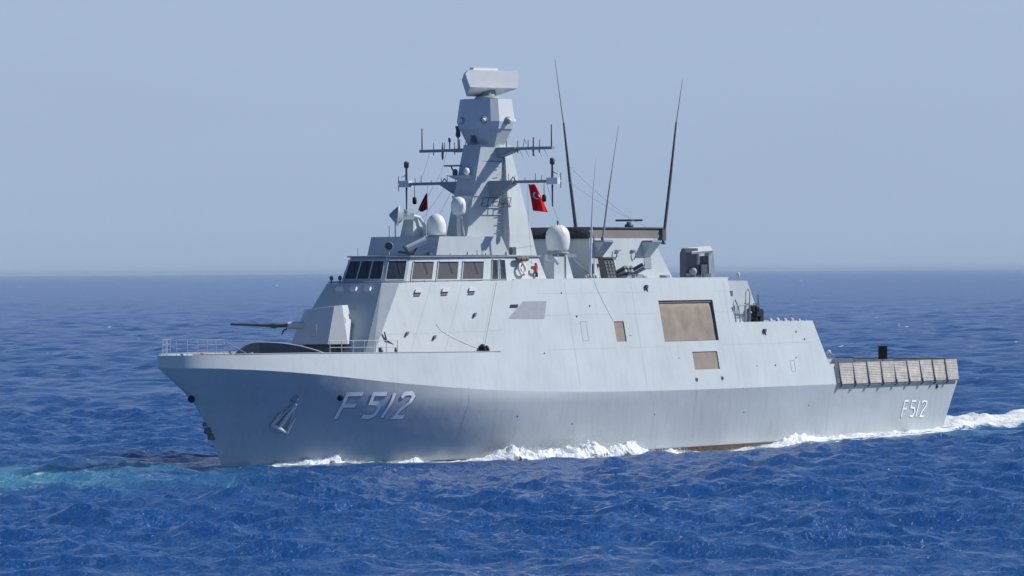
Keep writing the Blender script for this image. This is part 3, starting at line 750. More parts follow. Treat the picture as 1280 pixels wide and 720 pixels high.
m = MB(); m.loft([(33.9, 4.3, 14.9), (35.0, 4.6, 14.6), (35.0, 4.2, 14.6), (33.9, 4.0, 14.9)], [(33.9, 4.3, 15.3), (34.1, 4.6, 15.25), (34.1, 4.2, 15.25), (33.9, 4.0, 15.3)]); m.build('horn', 'white', ship)
# decoy launcher: bundle of tubes
def decoy(s, p, z, az, el, nm='decoy_launcher', sg=1):
    root = bpy.data.objects.new(nm, None); C.objects.link(root); root.parent = ship
    m = MB(); m.box((s, p, z + .2), (1.2, 1.0, .4)); m.build('launcher_base', 'midgrey', root)
    d = Vector((math.cos(el) * math.cos(az), math.cos(el) * math.sin(az), math.sin(el))); y = Vector((-math.sin(az), math.cos(az), 0)); u = d.cross(y) * -1
    for i in range(2):
        for j in range(3):
            c = Vector((s, p, z + .62)) + y * (j - 1) * .32 + u * (i - .5) * .32
            m = MB(); m.tube([c - d * .8, c + d * .9], .135, 8); m.build('launch_tube', 'midgrey' if (i + j) % 2 else 'darkgrey', root)
decoy(45.2, 4.5, 13.35, R(60), R(28)); decoy(43.4, 4.6, 13.25, R(105), R(20))
m = MB()
for k in range(5): m.lathe((38.4 + k * .35, 4.6, 13.35), [(.13, 0), (.16, .2), (.1, .35 + .1 * (k % 2))], 7)
for k in range(3): m.box((42.9 + k * 3.1, 4.9, 13.45), (.4, .3, .3))
m.box((49.3, 4.6, 13.5), (.9, .4, .3)); m.build('deck_fitting', 'midgrey', ship)

# roof railing stanchions aft
m = MB()
for s in np.arange(52.5, 57, .9): m.tube([(s, pu - .1, 13.35), (s, pu - .1, 13.75)], .025, 4)
m.lathe((59.4, 4.9, 13.14), [(.07, 0), (.06, .3), (.15, .35), (.15, .6), (.05, .7)], 8); m.build('stanchion', 'pale', ship)

# point-defence missile launcher
ml = bpy.data.objects.new('missile_launcher', None); C.objects.link(ml); ml.parent = ship
c0 = Vector((58.3, 1.6, 13.2))
def lp(x, y, z):   # x: picture right, y: towards the viewer
    ca_, sa_ = math.cos(ALPHA), math.sin(ALPHA); a_ = R(-8)
    x, y = x * math.cos(a_) - y * math.sin(a_), x * math.sin(a_) + y * math.cos(a_)
    return (c0.x + x * ca_ - y * sa_, c0.y + x * sa_ + y * ca_, c0.z + z)
def prism(m, prof, y0, y1):   # profile in x,z
    m.loft([lp(x, y0, z) for x, z in prof], [lp(x, y1, z) for x, z in prof])
m = MB(); m.lathe(lp(-.1, 0, 0), [(1.0, 0), (1.0, .35), (.8, .5)], 16); m.build('launcher_base', 'midgrey', ml)
# front shield (dark) and hood
def slab(m, pa, pb): m.loft([lp(*q) for q in pa], [lp(*q) for q in pb])
m = MB()
slab(m, [(-1.3, -1.0, .25), (-1.15, .75, .25), (-1.1, .75, 2.3), (-1.15, .4, 2.65), (-1.2, -.6, 2.65), (-1.3, -1.0, 2.2)],
        [(-.15, -1.0, .25), (-.05, .75, .25), (-.05, .75, 2.3), (-.05, .4, 2.65), (-.1, -.6, 2.65), (-.15, -1.0, 2.2)])
m.build('launcher_shield', 'darkgrey', ml)
m = MB()
slab(m, [(-.7, -1.0, 2.25), (-.65, 1.0, 2.15), (-.6, 1.0, 2.3), (-.65, -.8, 2.7)], [(1.25, -1.0, 2.45), (1.1, 1.0, 2.3), (1.15, 1.0, 2.45), (1.2, -.8, 2.85)])
m.build('launcher_hood', 'white', ml)
m = MB(); slab(m, [(.75, -.9, .1), (.8, .95, .1), (.8, .95, 2.35), (.75, -.9, 2.5)], [(1.35, -.9, .1), (1.4, .85, .1), (1.15, .85, 2.35), (1.2, -.9, 2.5)])
slab(m, [(-.2, .55, 1.3), (-.2, .75, 1.3), (-.2, .75, 2.2), (-.2, .55, 2.2)], [(.05, .55, 1.3), (.05, .75, 1.3), (.05, .75, 2.2), (.05, .55, 2.2)]); m.build('launcher_frame', 'pale', ml)
m = MB(); slab(m, [(.0, .2, .5), (.0, .6, .5), (.0, .6, 2.0), (.0, .2, 2.0)], [(.78, .2, .5), (.78, .6, .5), (.78, .6, 2.0), (.78, .2, 2.0)]); m.build('canister_block', 'darkgrey', ml)
m = MB(); m.lathe(lp(-.55, 1.0, .72), [(.3, -.3), (.34, 0), (.28, .25), (.1, .35)], 12, axis=Vector(lp(0, 1, 0)) - Vector(lp(0, 0, 0)))
m.lathe(lp(-.95, .9, .3), [(.2, 0), (.2, .3)], 8); m.build('sight_ball', 'midgrey', ml)
m = MB(); slab(m, [(.15, .75, .5), (.15, 1.05, .5), (.15, 1.05, 1.3), (.15, .75, 1.3)], [(.65, .75, .5), (.65, 1.05, .5), (.65, 1.05, 1.3), (.65, .75, 1.3)]); slab(m, [(.3, 1.0, .15), (.3, 1.2, .15), (.3, 1.2, .6), (.3, 1.0, .6)], [(.9, 1.0, .15), (.9, 1.2, .15), (.9, 1.2, .5), (.9, 1.0, .5)]); m.build('control_box', 'midgrey', ml)

# whip antennas
def whip(pts, rs, mt, nm='whip_antenna', lab=None):
    m = MB(); m.tube(pts, rs, 6); o = m.build(nm, mt, ship)
    b = MB(); p = Vector(pts[0]); b.lathe(p - Vector((0, 0, .35)), [(.2, 0), (.2, .15), (.12, .2), (.13, .55), (.07, .7)], 8); b.build('antenna_base', 'darkgrey', o)
    if lab: o['label'] = lab
whip([(43.6, 0, 17.0), (42.7, 0, 21.5), (42.0, -.05, 25.9)], [.15, .12, .07], 'darkgrey'); 
m = MB(); m.tube([(42.0, -.05, 25.8), (41.4, -.05, 28.5), (40.95, -.1, 30.9)], [.05, .035, .02], 5); m.build('whip_antenna_tip', 'midgrey', ship)
m = MB(); m.box((50.8, 3.3, 16.9), (.5, .5, .9)); m.build('aerial_mount', 'darkgrey', ship)
whip([(51.0, 3.3, 16.5), (52.0, 3.3, 21.3), (53.0, 3.25, 26.1)], [.13, .12, .07], 'darkgrey')
m = MB(); m.tube([(53.0, 3.25, 26.0), (53.6, 3.2, 28.0), (54.0, 3.2, 29.6)], [.05, .035, .02], 5); m.build('whip_antenna_tip', 'midgrey', ship)
whip([(41.6, 4.0, 16.4), (42.3, 4.0, 19.5), (43.0, 4.0, 22.3), (43.9, 4.0, 25.6)], [.085, .07, .035, .015], 'midgrey')
whip([(38.9, 4.7, 13.4), (39.1, 4.7, 16.5), (39.35, 4.7, 19.8), (39.8, 4.7, 23.0)], [.12, .09, .04, .012], 'pale')

# rigging
m = MB()
for (a, b) in (((30.7, -3.2, 20.8), (24.6, -2.4, 16.8)), ((30.7, -4.4, 20.8), (24.2, -2.8, 16.8)), ((31.7, -5.6, 23.4), (30.7, -5.9, 21.0)), ((31.7, -3.9, 23.4), (30.7, -4.2, 21.0)),
               ((30.7, 6.6, 20.8), (37.8, 3.0, 16.8)), ((30.7, -2.4, 20.8), (25.6, -1.3, 16.8)), ((42.5, 0, 22.5), (50.3, 1.0, 18.0)), ((42.2, 0, 21.3), (49.9, 2.6, 17.5))):
    a = Vector(a); b = Vector(b); m.tube([a.lerp(b, t) - Vector((0, 0, .25 * math.sin(t * math.pi))) for t in (0, .25, .5, .75, 1)], .014, 4)
m.build('rigging', 'midgrey', ship)

# ------------------------------------------------------------------ foredeck: gun, breakwater, rails
gun = bpy.data.objects.new('deck_gun', None); C.objects.link(gun); gun.parent = ship
gc = Vector((11.7, 0, 0))
def gp(x, y, z):
    ca_, sa_ = math.cos(ALPHA), math.sin(ALPHA); return (gc.x + x * ca_ - y * sa_, x * sa_ + y * ca_, z)
m = MB(); m.lathe((gc.x, 0, 7.9), [(1.55, 0), (1.55, .75)], 20); m.build('gun_ring', 'darkgrey', gun)
PBm = [(-2.55, -1.1), (-1.28, 1.55), (.32, 1.75), (1.78, 1.15), (2.3, -.3), (1.6, -1.6), (-1.6, -1.9)]
PTm = [(-1.5, -.9), (-1.22, .72), (.78, .85), (1.36, .6), (1.75, -.3), (1.2, -1.0), (-1.2, -1.1)]
m = MB(); m.loft([gp(x, y, 8.72) for x, y in PBm], [gp(x, y, z) for (x, y), z in zip(PTm, (11.3, 11.32, 11.52, 11.6, 11.6, 11.5, 11.3))]); m.build('gun_turret', 'pale', gun)
m = MB(); m.tube([gp(1.95, .62, 10.55), gp(1.86, .6, 10.95)], .045, 5); m.build('turret_handle', 'darkgrey', gun)
m = MB(); m.tube([gp(-.95, 1.53, 9.3), gp(-.55, 1.56, 9.3), gp(-.5, 1.3, 10.2), gp(-.9, 1.27, 10.2), gp(-.95, 1.53, 9.3)], .014, 4); m.build('hatch_outline', 'seam', gun)
m = MB(); m.box(gp(.2, 0, 8.66), (1, 1, .1)); m.build('turret_seal', 'black', gun)
m = MB(); m.tube([gp(-1.3, .35, 10.1), gp(-2.7, .35, 10.12)], [.32, .26], 12); bs = m.build('barrel_sleeve', 'pale', gun)
m = MB(); m.tube([gp(-2.6, .35, 10.12), gp(-3.7, .35, 10.11)], [.16, .15], 10); m.tube([gp(-3.55, .35, 10.11), gp(-3.95, .35, 10.12)], [.2, .2], 10)
m.tube([gp(-3.9, .35, 10.12), gp(-6.75, .35, 10.24), gp(-6.95, .35, 10.25)], [.12, .09, .11], 10)
m.tube([gp(-2.75, .35, 9.9), gp(-3.0, .35, 9.75), gp(-3.15, .35, 9.45)], .06, 6); m.build('gun_barrel', 'darkgrey', gun)
# breakwater
m = MB()
for sg in (1, -1):
    prof = []
    n = 14
    for i in range(n + 1):
        t = i / n; s = 4.2 + 2.3 * t; p = sg * 4.6 * t
        hgt = .98 * (1 - t ** 2.2) + .0
        prof.append(((s, p, 7.82), (s - .2 * (1 - t) + .25, p, 7.95 + hgt)))
    m.grid([[a for a, b in prof], [b for a, b in prof]], smooth=True)
    m.grid([[(b[0] + .12, b[1], b[2]) for a, b in prof], [(a[0] + .6, a[1], a[2]) for a, b in prof]], smooth=True)
    m.grid([[b for a, b in prof], [(b[0] + .12, b[1], b[2]) for a, b in prof]], smooth=False)
bw = m.build('breakwater', 'darkgrey', ship)  # dark colour paints in the shade on the forward-facing wall
m = MB()
for sg in (1, -1): m.tube([(lerp(4.35, 6.75, t), sg * 4.6 * t, 7.97 + .98 * (1 - t ** 2.2)) for t in [i / 12 for i in range(13)]], .05, 5)
m.build('breakwater_rim', 'pale', bw)
# bow rails
def rail(s0, s1, n, hgt, inset=.12, bars=(.35, .7, 1.0), nm='guard_rail', sg=1, r=.026):
    m = MB(); pts = []
    for i in range(n + 1):
        s = lerp(s0, s1, i / n); p = sg * max(0, side(s, zk(s)) - (DECK_Z(s) - zk(s)) * .19 - inset); z = DECK_Z(s) - .05
        pts.append((s, p, z)); m.tube([(s, p, z), (s, p, z + hgt)], r * 1.2, 5)
    for b in bars: m.tube([(a[0], a[1], a[2] + hgt * b) for a in pts], r * .8, 4)
    return m.build(nm, 'pale', ship)
rail(-5.7, -2.7, 5, 1.15, .25, sg=1, nm='bow_rail', r=.017); rail(-5.7, -2.7, 5, 1.15, .25, sg=-1, nm='bow_rail', r=.014)
rail(6.3, 13.2, 6, 1.0, .15, bars=(.5, 1.0), sg=1); 
m = MB(); m.tube([(-2.7, 2.7, 9.15), (-.6, 3.2, 8.1)], .025, 4)
for (s, p) in ((-5.0, 0.6), (-4.2, 1.8), (0.2, 2.6), (-1.5, 2.2)): m.lathe((s, p, 7.9), [(.14, 0), (.1, .3), (.17, .42)], 8)
m.build('bollard', 'midgrey', ship)
m = MB(); m.tube([(-6.0, 0, 8.1), (-6.0, 0, 9.3)], .035, 5); m.build('jackstaff', 'pale', ship)

# ------------------------------------------------------------------ hull fittings and numbers
def ribbon(strokes, width, out, nm, mt, parent, ds=0, dz=0, sign=1):
    m = MB()
    for st in strokes:
        P = [Vector((a + ds, b + dz)) for a, b in st]
        # resample
        L = []; 
        for i in range(len(P)):
            if i == 0: t = (P[1] - P[0]).normalized(); nn = Vector((-t.y, t.x)); L.append((P[0] - t * 0, nn))
            elif i == len(P) - 1: t = (P[i] - P[i - 1]).normalized(); nn = Vector((-t.y, t.x)); L.append((P[i], nn))
            else:
                t1 = (P[i] - P[i - 1]).normalized(); t2 = (P[i + 1] - P[i]).normalized(); n1 = Vector((-t1.y, t1.x)); n2 = Vector((-t2.y, t2.x))
                b = (n1 + n2).normalized(); L.append((P[i], b / max(.45, b.dot(n1))))
        a_, b_ = [], []
        for i in range(len(L) - 1):
            k = 5
            for j in range(k + (i == len(L) - 2)):
                t = j / k; c = L[i][0].lerp(L[i + 1][0], t); nn = L[i][1].lerp(L[i + 1][1], t)
                for lst, sgn in ((a_, .5), (b_, -.5)):
                    q = c + nn * width * sgn; s, z = q.x, q.y
                    lst.append((s, sign * (side(s, z) + out), z))
        m.grid([a_, b_], smooth=True)
    return m.build(nm, mt, parent)
BOW = [[(7.88, 3.30), (7.99, 5.12), (9.41, 5.12)], [(8.08, 4.29), (9.12, 4.26)], [(11.69, 5.06), (10.44, 5.09), (10.38, 4.41), (11.02, 4.37), (11.39, 4.13), (11.29, 3.56), (10.87, 3.36), (10.16, 3.43)], [(12.47, 5.11), (12.05, 3.27)], [(13.21, 4.75), (13.46, 5.04), (14.14, 5.07), (14.4, 4.82), (14.12, 4.38), (13.49, 3.86), (13.16, 3.31), (14.14, 3.28)]]
STERN = [[(81.88, 1.25), (82.23, 2.64), (82.92, 2.62)], [(82.05, 1.97), (82.69, 1.96)], [(84.21, 2.58), (83.48, 2.6), (83.37, 2.05), (83.99, 1.98), (84.16, 1.62), (83.83, 1.27), (83.36, 1.3)], [(84.8, 2.57), (84.43, 1.21)], [(85.24, 2.38), (85.55, 2.55), (86.09, 2.47), (86.07, 2.15), (85.41, 1.59), (85.18, 1.22), (85.84, 1.2)]]
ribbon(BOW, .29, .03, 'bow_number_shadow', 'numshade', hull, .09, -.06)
ribbon(BOW, .30, .045, 'bow_number', 'number', hull)
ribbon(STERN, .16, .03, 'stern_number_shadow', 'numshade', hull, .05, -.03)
ribbon(STERN, .17, .045, 'stern_number', 'number', hull)
# boot topping band exposed amidships
m = MB()
for sg in (1, -1):
    m.grid([[(s, sg * (side(s, z) + .02), z) for s in np.arange(2, 88.1, 2)] for z in (-2.2, -1.2, -.55, -.18 )])
m.build('boot_topping', 'boot', hull)
# anchor in its recess and hawse holes
def hp(s, z, out=.0): return Vector((s, side(s, z) + out, z))
for sg in (1, -1):
    f = lambda v: (v.x, sg * v.y, v.z)
    m = MB(); m.lathe(f(hp(3.68, 4.98, -.08)), [(.3, 0), (.34, .08), (.2, .14)], 14, axis=(-.5, sg * .8, -.4)); hz = m.build('hawse_pipe', 'midgrey', hull)
    m = MB(); m.lathe(f(hp(3.68, 4.98, .02)), [(.22, 0), (.2, .05)], 12, axis=(-.5, sg * .8, -.4)); m.build('hawse_hole', 'black', hz)
    m = MB(); m.tube([f(hp(3.9, 4.5, .14)), f(hp(3.55, 3.4, .22)), f(hp(3.35, 2.75, .25))], [.12, .14, .16], 8)
    m.tube([f(hp(3.95, 4.5, .12)), f(hp(4.15, 2.75, .25))], .05, 6); m.tube([f(hp(3.75, 4.5, .12)), f(hp(2.75, 2.95, .25))], .05, 6)
    m.tube([f(hp(2.75, 2.95, .25)), f(hp(3.35, 2.72, .3)), f(hp(4.1, 2.4, .3))], [.1, .2, .1], 8)
    m.tube([f(hp(2.75, 2.95, .25)), f(hp(3.1, 4.0, .15))], [.13, .04], 6); m.tube([f(hp(4.1, 2.4, .3)), f(hp(4.35, 3.5, .2))], [.13, .04], 6)
    m.build('anchor', 'pale', ship)
    m = MB(); m.lathe(f(hp(7.5, 4.92, -.05)), [(.26, 0), (.26, .09), (.1, .1)], 12, axis=(-.4, sg * .85, -.3)); m.build('fairlead', 'black', hull)
    m = MB(); m.lathe(f(hp(87.6, 3.78, -.05)), [(.2, 0), (.2, .1), (.1, .12)], 10, axis=(0, sg * 1, 0)); m.build('fairlead', 'black', hull)
m = MB(); m.lathe((-3.45, .05, 5.05), [(.25, 0), (.25, .2)], 10, axis=(-.6, .7, -.3)); m.build('fairlead', 'black', hull)
m = MB(); m.box((-1.55, 0, 2.7), (.5, .3, .45)); m.box((-1.2, 0, 2.25), (.5, .3, .5)); m.box((-1.95, 0, 3.15), (.25, .15, .3)); m.build('stem_fitting', 'darkgrey', hull)
# plate seams on the hull
for s in (20.2, 50, 70):
    m = MB()
    for z0 in np.arange(.4, zk(s) - .3, .5):
        m.quad((s, side(s, z0) + .006, z0), (s + .05, side(s + .05, z0) + .006, z0), (s + .05, side(s + .05, z0 + .5) + .006, z0 + .5), (s, side(s, z0 + .5) + .006, z0 + .5))
    m.build('plate_seam', 'hullseam', hull, weld=True)

# ------------------------------------------------------------------ flight deck and its nets
m = MB(); fp = lambda s: side(s, zk(s)) - .02
ss = list(np.arange(69.5, 90.6, 1.5)) + [91.3]
m.grid([[(s, fp(s), zk(s) + .004) for s in ss], [(s, -fp(s), zk(s) + .004) for s in ss]], smooth=False); m.build('flight_deck', 'deck', ship)
def net(a, b, outdir, nm='safety_net', top=1.82):
    # a, b: foot points, leaning slightly inboard towards the top
    root = MB(); a = Vector(a); b = Vector(b); o = Vector(outdir)
    top += random.uniform(-.03, .03); k_ = random.uniform(.22, .32); ta = a - o * k_ + Vector((0, 0, top)); tb = b - o * k_ + Vector((0, 0, top))
    nb = 13
    for i in range(nb):
        t = (i + .5) / nb; l = a.lerp(ta, t); r = b.lerp(tb, t); sag = .02 * math.sin(i * 2.1)
        hh = .044 + .014 * random.random()
        root.loft([l + o * .02 + Vector((0, 0, -hh)), r + o * .02 + Vector((0, 0, -hh)), r - o * .02 + Vector((0, 0, -hh)), l - o * .02 + Vector((0, 0, -hh))],
                  [l + o * .02 + Vector((0, 0, hh)), r + o * .02 + Vector((0, 0, hh)), r - o * .02 + Vector((0, 0, hh)), l - o * .02 + Vector((0, 0, hh))])
    for i in range(1, 9):       # the vertical strands that knot the slats together
        t = i / 9; l = a.lerp(b, t); q = ta.lerp(tb, t); root.tube([l + o * .03, q + o * .03], .012, 4)
    n = root.build(nm, 'net', ship)
    f = MB(); f.tube([a + o * .06, ta + o * .04], [.075, .045], 6); f.tube([ta, tb], .045, 6); f.tube([a, b], .05, 6)
    f.tube([a + o * .06 + Vector((0, 0, .25)), a + o * .12 + Vector((0, 0, -.1)), a - o * .1 + Vector((0, 0, -.25))], .08, 6)
    f.build('net_frame', 'darkgrey', n)
    for q in range(9):      # frayed knots and lashings
        pass
    return n
NS = [lerp(71.0, 91.2, i / 9) for i in range(10)]
for i in range(9):
    for sg in (1, -1):
        net((NS[i], sg * (fp(NS[i]) + .22), zk(NS[i]) - .02), (NS[i + 1] - .03, sg * (fp(NS[i + 1]) + .22), zk(NS[i + 1]) - .02), (0, sg, 0))
for i in range(6):
    pa = lerp(6.4, -6.4, i / 6); pb = lerp(6.4, -6.4, (i + 1) / 6)
    net((91.55, pa, 4.28), (91.55, pb + .03, 4.28), (1, 0, 0))
# glide-slope indicator box and deck lamp
m = MB(); m.tube([(86.2, 2.0, 4.3), (86.2, 2.0, 6.1)], .09, 6); m.tube([(85.7, 2.0, 4.3), (86.1, 2.0, 5.9)], .04, 5); m.build('indicator_post', 'darkgrey', ship)
m = MB(); v = Vector((math.cos(ALPHA), math.sin(ALPHA), 0)); 
m.box((86.2, 2.0, 6.72), (.75, .55, 1.15), ALPHA); 
bx = m.build('landing_indicator', 'black', ship)
m = MB(); m.tube([(73.6, 5.2, 4.3), (73.6, 5.2, 6.3), (73.3, 5.2, 6.75), (72.8, 5.1, 6.95)], .05, 6); lm = m.build('deck_floodlight', 'midgrey', ship)
m = MB(); m.lathe((72.75, 5.1, 6.85), [(.08, 0), (.2, .1), (.16, .3), (.05, .35)], 8); m.build('lamp_head', 'pale', lm)

# machine-gun walkway amidships aft
mg = bpy.data.objects.new('machine_gun_mount', None); C.objects.link(mg); mg.parent = ship
m = MB(); m.lathe((60.6, 5.75, 9.75), [(.35, 0), (.2, .3), (.2, .75), (.4, .95), (.4, 1.25), (.15, 1.5)], 10); m.box((60.9, 5.8, 10.5), (.9, .5, .6)); m.box((61.4, 5.7, 10.2), (.5, .4, .9)); m.box((60.2, 5.8, 10.9), (.3, .3, .5)); m.build('gun_cradle', 'black', mg)
m = MB(); m.tube([(60.9, 5.8, 10.9), (58.7, 6.0, 11.3)], [.09, .05], 6); m.tube([(61.0, 5.8, 11.0), (61.0, 5.8, 12.0)], .05, 5); m.build('machine_gun_barrel', 'darkgrey', mg)
m = MB()
for s in (57.3, 57.9, 58.6, 59.3): m.tube([(s, 6.1, 9.75), (s - .25 * (s < 58), 6.1, 11.1)], .055, 5)
m.tube([(58.9, 6.0, 9.8), (58.9, 6.0, 12.2), (59.2, 6.0, 12.5), (59.5, 6.0, 12.1), (59.4, 6.0, 11.2)], .05, 5)
m.tube([(56.9, 6.1, 11.1), (60.2, 6.1, 11.15)], .035, 5)
m.build('walkway_rail', 'midgrey', ship)
m = MB(); m.box((57.4, 5.45, 12.1), (.35, .3, .45)); m.tube([(57.4, 5.45, 11.9), (57.3, 5.45, 11.5)], .06, 6); m.build('flood_lamp', 'darkgrey', ship)
m = MB()
for k in range(16):
    s = 62.6 + k * .36; m = MB(); hh = .06 + .22 * random.random(); m.box((s, 5.9 - .2 * (k % 3), 9.75 + hh / 2), (.1 + .2 * random.random(), .15, hh)); m.box((s + .05, 5.85 - .2 * (k % 3), 9.78 + hh), (.06, .06, .1)); m.build('roof_fitting', 'pale' if k % 3 else 'midgrey', ship)

# ------------------------------------------------------------------ lifebuoys, life jackets and flags (things hung on the ship)
def torus(m, c, R0, r, ax, seg=22, n=8, a0=0, a1=360, flat=1.0):
    ax = Vector(ax).normalized(); x = Vector((0, 0, 1)); x = (x - ax * x.dot(ax)).normalized(); y = ax.cross(x); c = Vector(c)
    pts = [c + (x * math.cos(R(lerp(a0, a1, i / seg))) + y * math.sin(R(lerp(a0, a1, i / seg)))) * R0 for i in range(seg + 1)]
    m.tube(pts, r, n, cap=True)
def top_thing(name, lab, cat, base, group=None):
    o = bpy.data.objects.new(name, None); C.objects.link(o); o.matrix_world = SHIP_MW @ Matrix.Translation((base[0], -base[1], base[2]))
    return tag(o, lab, cat, group)
lb = top_thing('lifebuoy', 'white and red lifebuoy hung beneath the dark canister on the bridge house side', 'lifebuoy', (30.2, 4.45, 14.2))
m = MB(); torus(m, (0, .12, 0), .42, .11, (0, 1, .15), a0=20, a1=160); torus(m, (0, .12, 0), .42, .11, (0, 1, .15), a0=200, a1=340); m.build('white_ring_section', 'white', lb)
m = MB(); torus(m, (0, .12, 0), .42, .115, (0, 1, .15), 5, a0=-20, a1=20); torus(m, (0, .12, 0), .42, .115, (0, 1, .15), 5, a0=160, a1=200); m.build('red_band', 'orange', lb)
lj = top_thing('life_jacket', 'red rescue sling hanging on the wall right of the lifebuoy', 'rescue sling', (32.0, 4.45, 14.2))
m = MB(); torus(m, (0, .1, .1), .3, .1, (.5, 1, .1), 14, a0=0, a1=300); m.build('sling_loop', 'orange', lj)
m = MB(); m.box((.05, .12, -.45), (.2, .12, .35)); m.build('sling_buckle', 'black', lj)
rf = top_thing('life_raft_canister', 'dark half round canister on the wall above the lifebuoy', 'canister', (30.3, 4.3, 15.0))
m = MB(); m.tube([(-.75, .2, 0), (-.6, .2, 0), (.6, .2, 0), (.75, .2, 0)], [.12, .2, .2, .12], 12); m.build('canister_shell', 'taupe', rf)
m = MB(); torus(m, (-.35, .2, 0), .205, .025, (1, 0, 0), 12, 5); torus(m, (.35, .2, 0), .205, .025, (1, 0, 0), 12, 5); m.build('strap', 'black', rf)

# national flag, hanging almost limp from the port yard
def cloth(u, v, w0, w1, h, s0, p0, z0, seed=0):
    # u across (0 hoist .. 1 fly), v down
    wd = lerp(w0, w1, v ** .9)
    fold = .13 * math.sin(u * 9 + v * 2.2 + seed) * (.3 + v * .9) 
    x = wd * u + .52 * v * (1 - .7 * u) * .35 + .15 * v
    ca_, sa_ = math.cos(ALPHA), math.sin(ALPHA)
    y = fold
    return Vector((s0 + x * ca_ - y * sa_, p0 + x * sa_ + y * ca_, z0 - h * v * (1 + .06 * u) ))
fl = top_thing('national_flag', 'red flag with white crescent and star drooping beneath the right yardarm', 'flag', (30.7, 5.3, 18.7))
m = MB(); rows = [[tuple(cloth(i / 18, j / 20, 0.5, 1.3, 2.05, 0, -.45, 2.05)) for i in range(19)] for j in range(21)]
m.grid(rows); fc = m.build('flag_cloth', 'red', fl)
fc.modifiers.new('thickness', 'SOLIDIFY').thickness = .012
m = MB()
cr = []
for i in range(25):
    a = R(50 + 260 * i / 24); cr.append((.52 + .20 * math.cos(a) * 1.3, .42 + .13 * math.sin(a)))
inn = [(.60 + .15 * math.cos(R(62 + 236 * i / 24)) * 1.3, .42 + .1 * math.sin(R(62 + 236 * i / 24))) for i in range(25)]
tv = Vector((math.sin(ALPHA) * -1, math.cos(ALPHA), 0))
def off(u, v, o=.02): q = cloth(u, v, 0.5, 1.3, 2.05, 0, -.45, 2.05); return tuple(q + tv * o)
m.grid([[off(*a) for a in cr], [off(*a) for a in inn]])
star = []
for k in range(10):
    a = R(180 + 36 * k); rr = .075 if k % 2 == 0 else .03; star.append((.83 + rr * 1.5 * math.cos(a), .42 + rr * math.sin(a)))
m.add([off(.83, .42)] + [off(*q) for q in star], [(0, 1 + k, 1 + (k + 1) % 10) for k in range(10)])
m.build('crescent_and_star', 'clothwhite', fc)
m = MB(); m.tube([(0, -.5, 2.3), (0, -.5, -.6), (1.5, -1.2, -4.8)], .015, 4); m.build('halyard', 'midgrey', fl)
f2 = top_thing('signal_pennant', 'small dark maroon pennant hanging beneath the left yardarm above the dish', 'pennant', (29.9, -4.9, 18.9))
m = MB(); rows = []
for j in range(13):
    v = j / 12; w = .06 + .75 * v ** .85; row = []
    for i in range(9):
        u = i / 8; x = .35 - w * (1 - u) * .95 + .05 * v; y = .1 * math.sin(u * 7 + v * 3) * v; ca_, sa_ = math.cos(ALPHA), math.sin(ALPHA)
        row.append((x * ca_ - y * sa_, x * sa_ + y * ca_, 1.3 - (1.3 + .12 * math.sin(u * 5)) * v - .12 * u * v))
    rows.append(row)
m.grid(rows); o = m.build('pennant_cloth', 'maroon', f2); o.modifiers.new('thickness', 'SOLIDIFY').thickness = .012
m = MB(); m.tube([(.22, .28, 2.0), (.2, .28, -.2), (-2.3, 1.6, -2.1)], .014, 4); m.build('halyard', 'midgrey', f2)

# ------------------------------------------------------------------ the sea
def fade(x, a, b): return np.clip((x - a) / (b - a), 0, 1)
def smooth(x): x = np.clip(x, 0, 1); return x * x * (3 - 2 * x)
# smooth value noise on arrays
_tab = rng.random((256, 256))
def vnoise(x, y):
    xi = np.floor(x).astype(int); yi = np.floor(y).astype(int); fx = x - xi; fy = y - yi
    fx = fx * fx * (3 - 2 * fx); fy = fy * fy * (3 - 2 * fy)
    a = _tab[xi & 255, yi & 255]; b = _tab[(xi + 1) & 255, yi & 255]; c = _tab[xi & 255, (yi + 1) & 255]; d = _tab[(xi + 1) & 255, (yi + 1) & 255]
    return (a * (1 - fx) + b * fx) * (1 - fy) + (c * (1 - fx) + d * fx) * fy
def fbm(x, y, o=4):
    t = 0; w = .5; n = 0
    for k in range(o): t = t + w * vnoise(x * 2 ** k + 17.3 * k, y * 2 ** k + 9.1 * k); n += w; w *= .55
    return t / n
def to_ship(X, Y):
    dx = X - P0.x; dy = Y - P0.y; ca_, sa_ = math.cos(ALPHA), math.sin(ALPHA)
    return dx * ca_ + dy * sa_, dx * sa_ - dy * ca_
WAVES = []
wr = np.random.default_rng(5)
for k in range(150):
    lam = .8 * (18 / .8) ** (wr.random())
    th = R(215) + wr.normal(0, .85)                      # travelling direction
    amp = .0118 * lam ** .76 * (1.0 if lam < 8 else (8 / lam) ** .6) 
    WAVES.append((lam, math.cos(th), math.sin(th), amp, wr.random() * 6.283))
WSCALE = .62
def hb_np(s):      # half beam at the water
    x = np.clip(s / 43, 0, 1); b = 6.6 * (1 - (1 - x) ** 1.9)
    return np.where((s > 0) & (s < 89.5), b, 0.0)
TROUGH = np.array([(-20, 0), (0, .0), (10, -.05), (16, -.26), (22, -.32), (38, -.55), (48, -.75), (55, -.74), (60, -.5), (64, -.2), (78, -.1), (89, .05), (100, .1), (130, 0)])
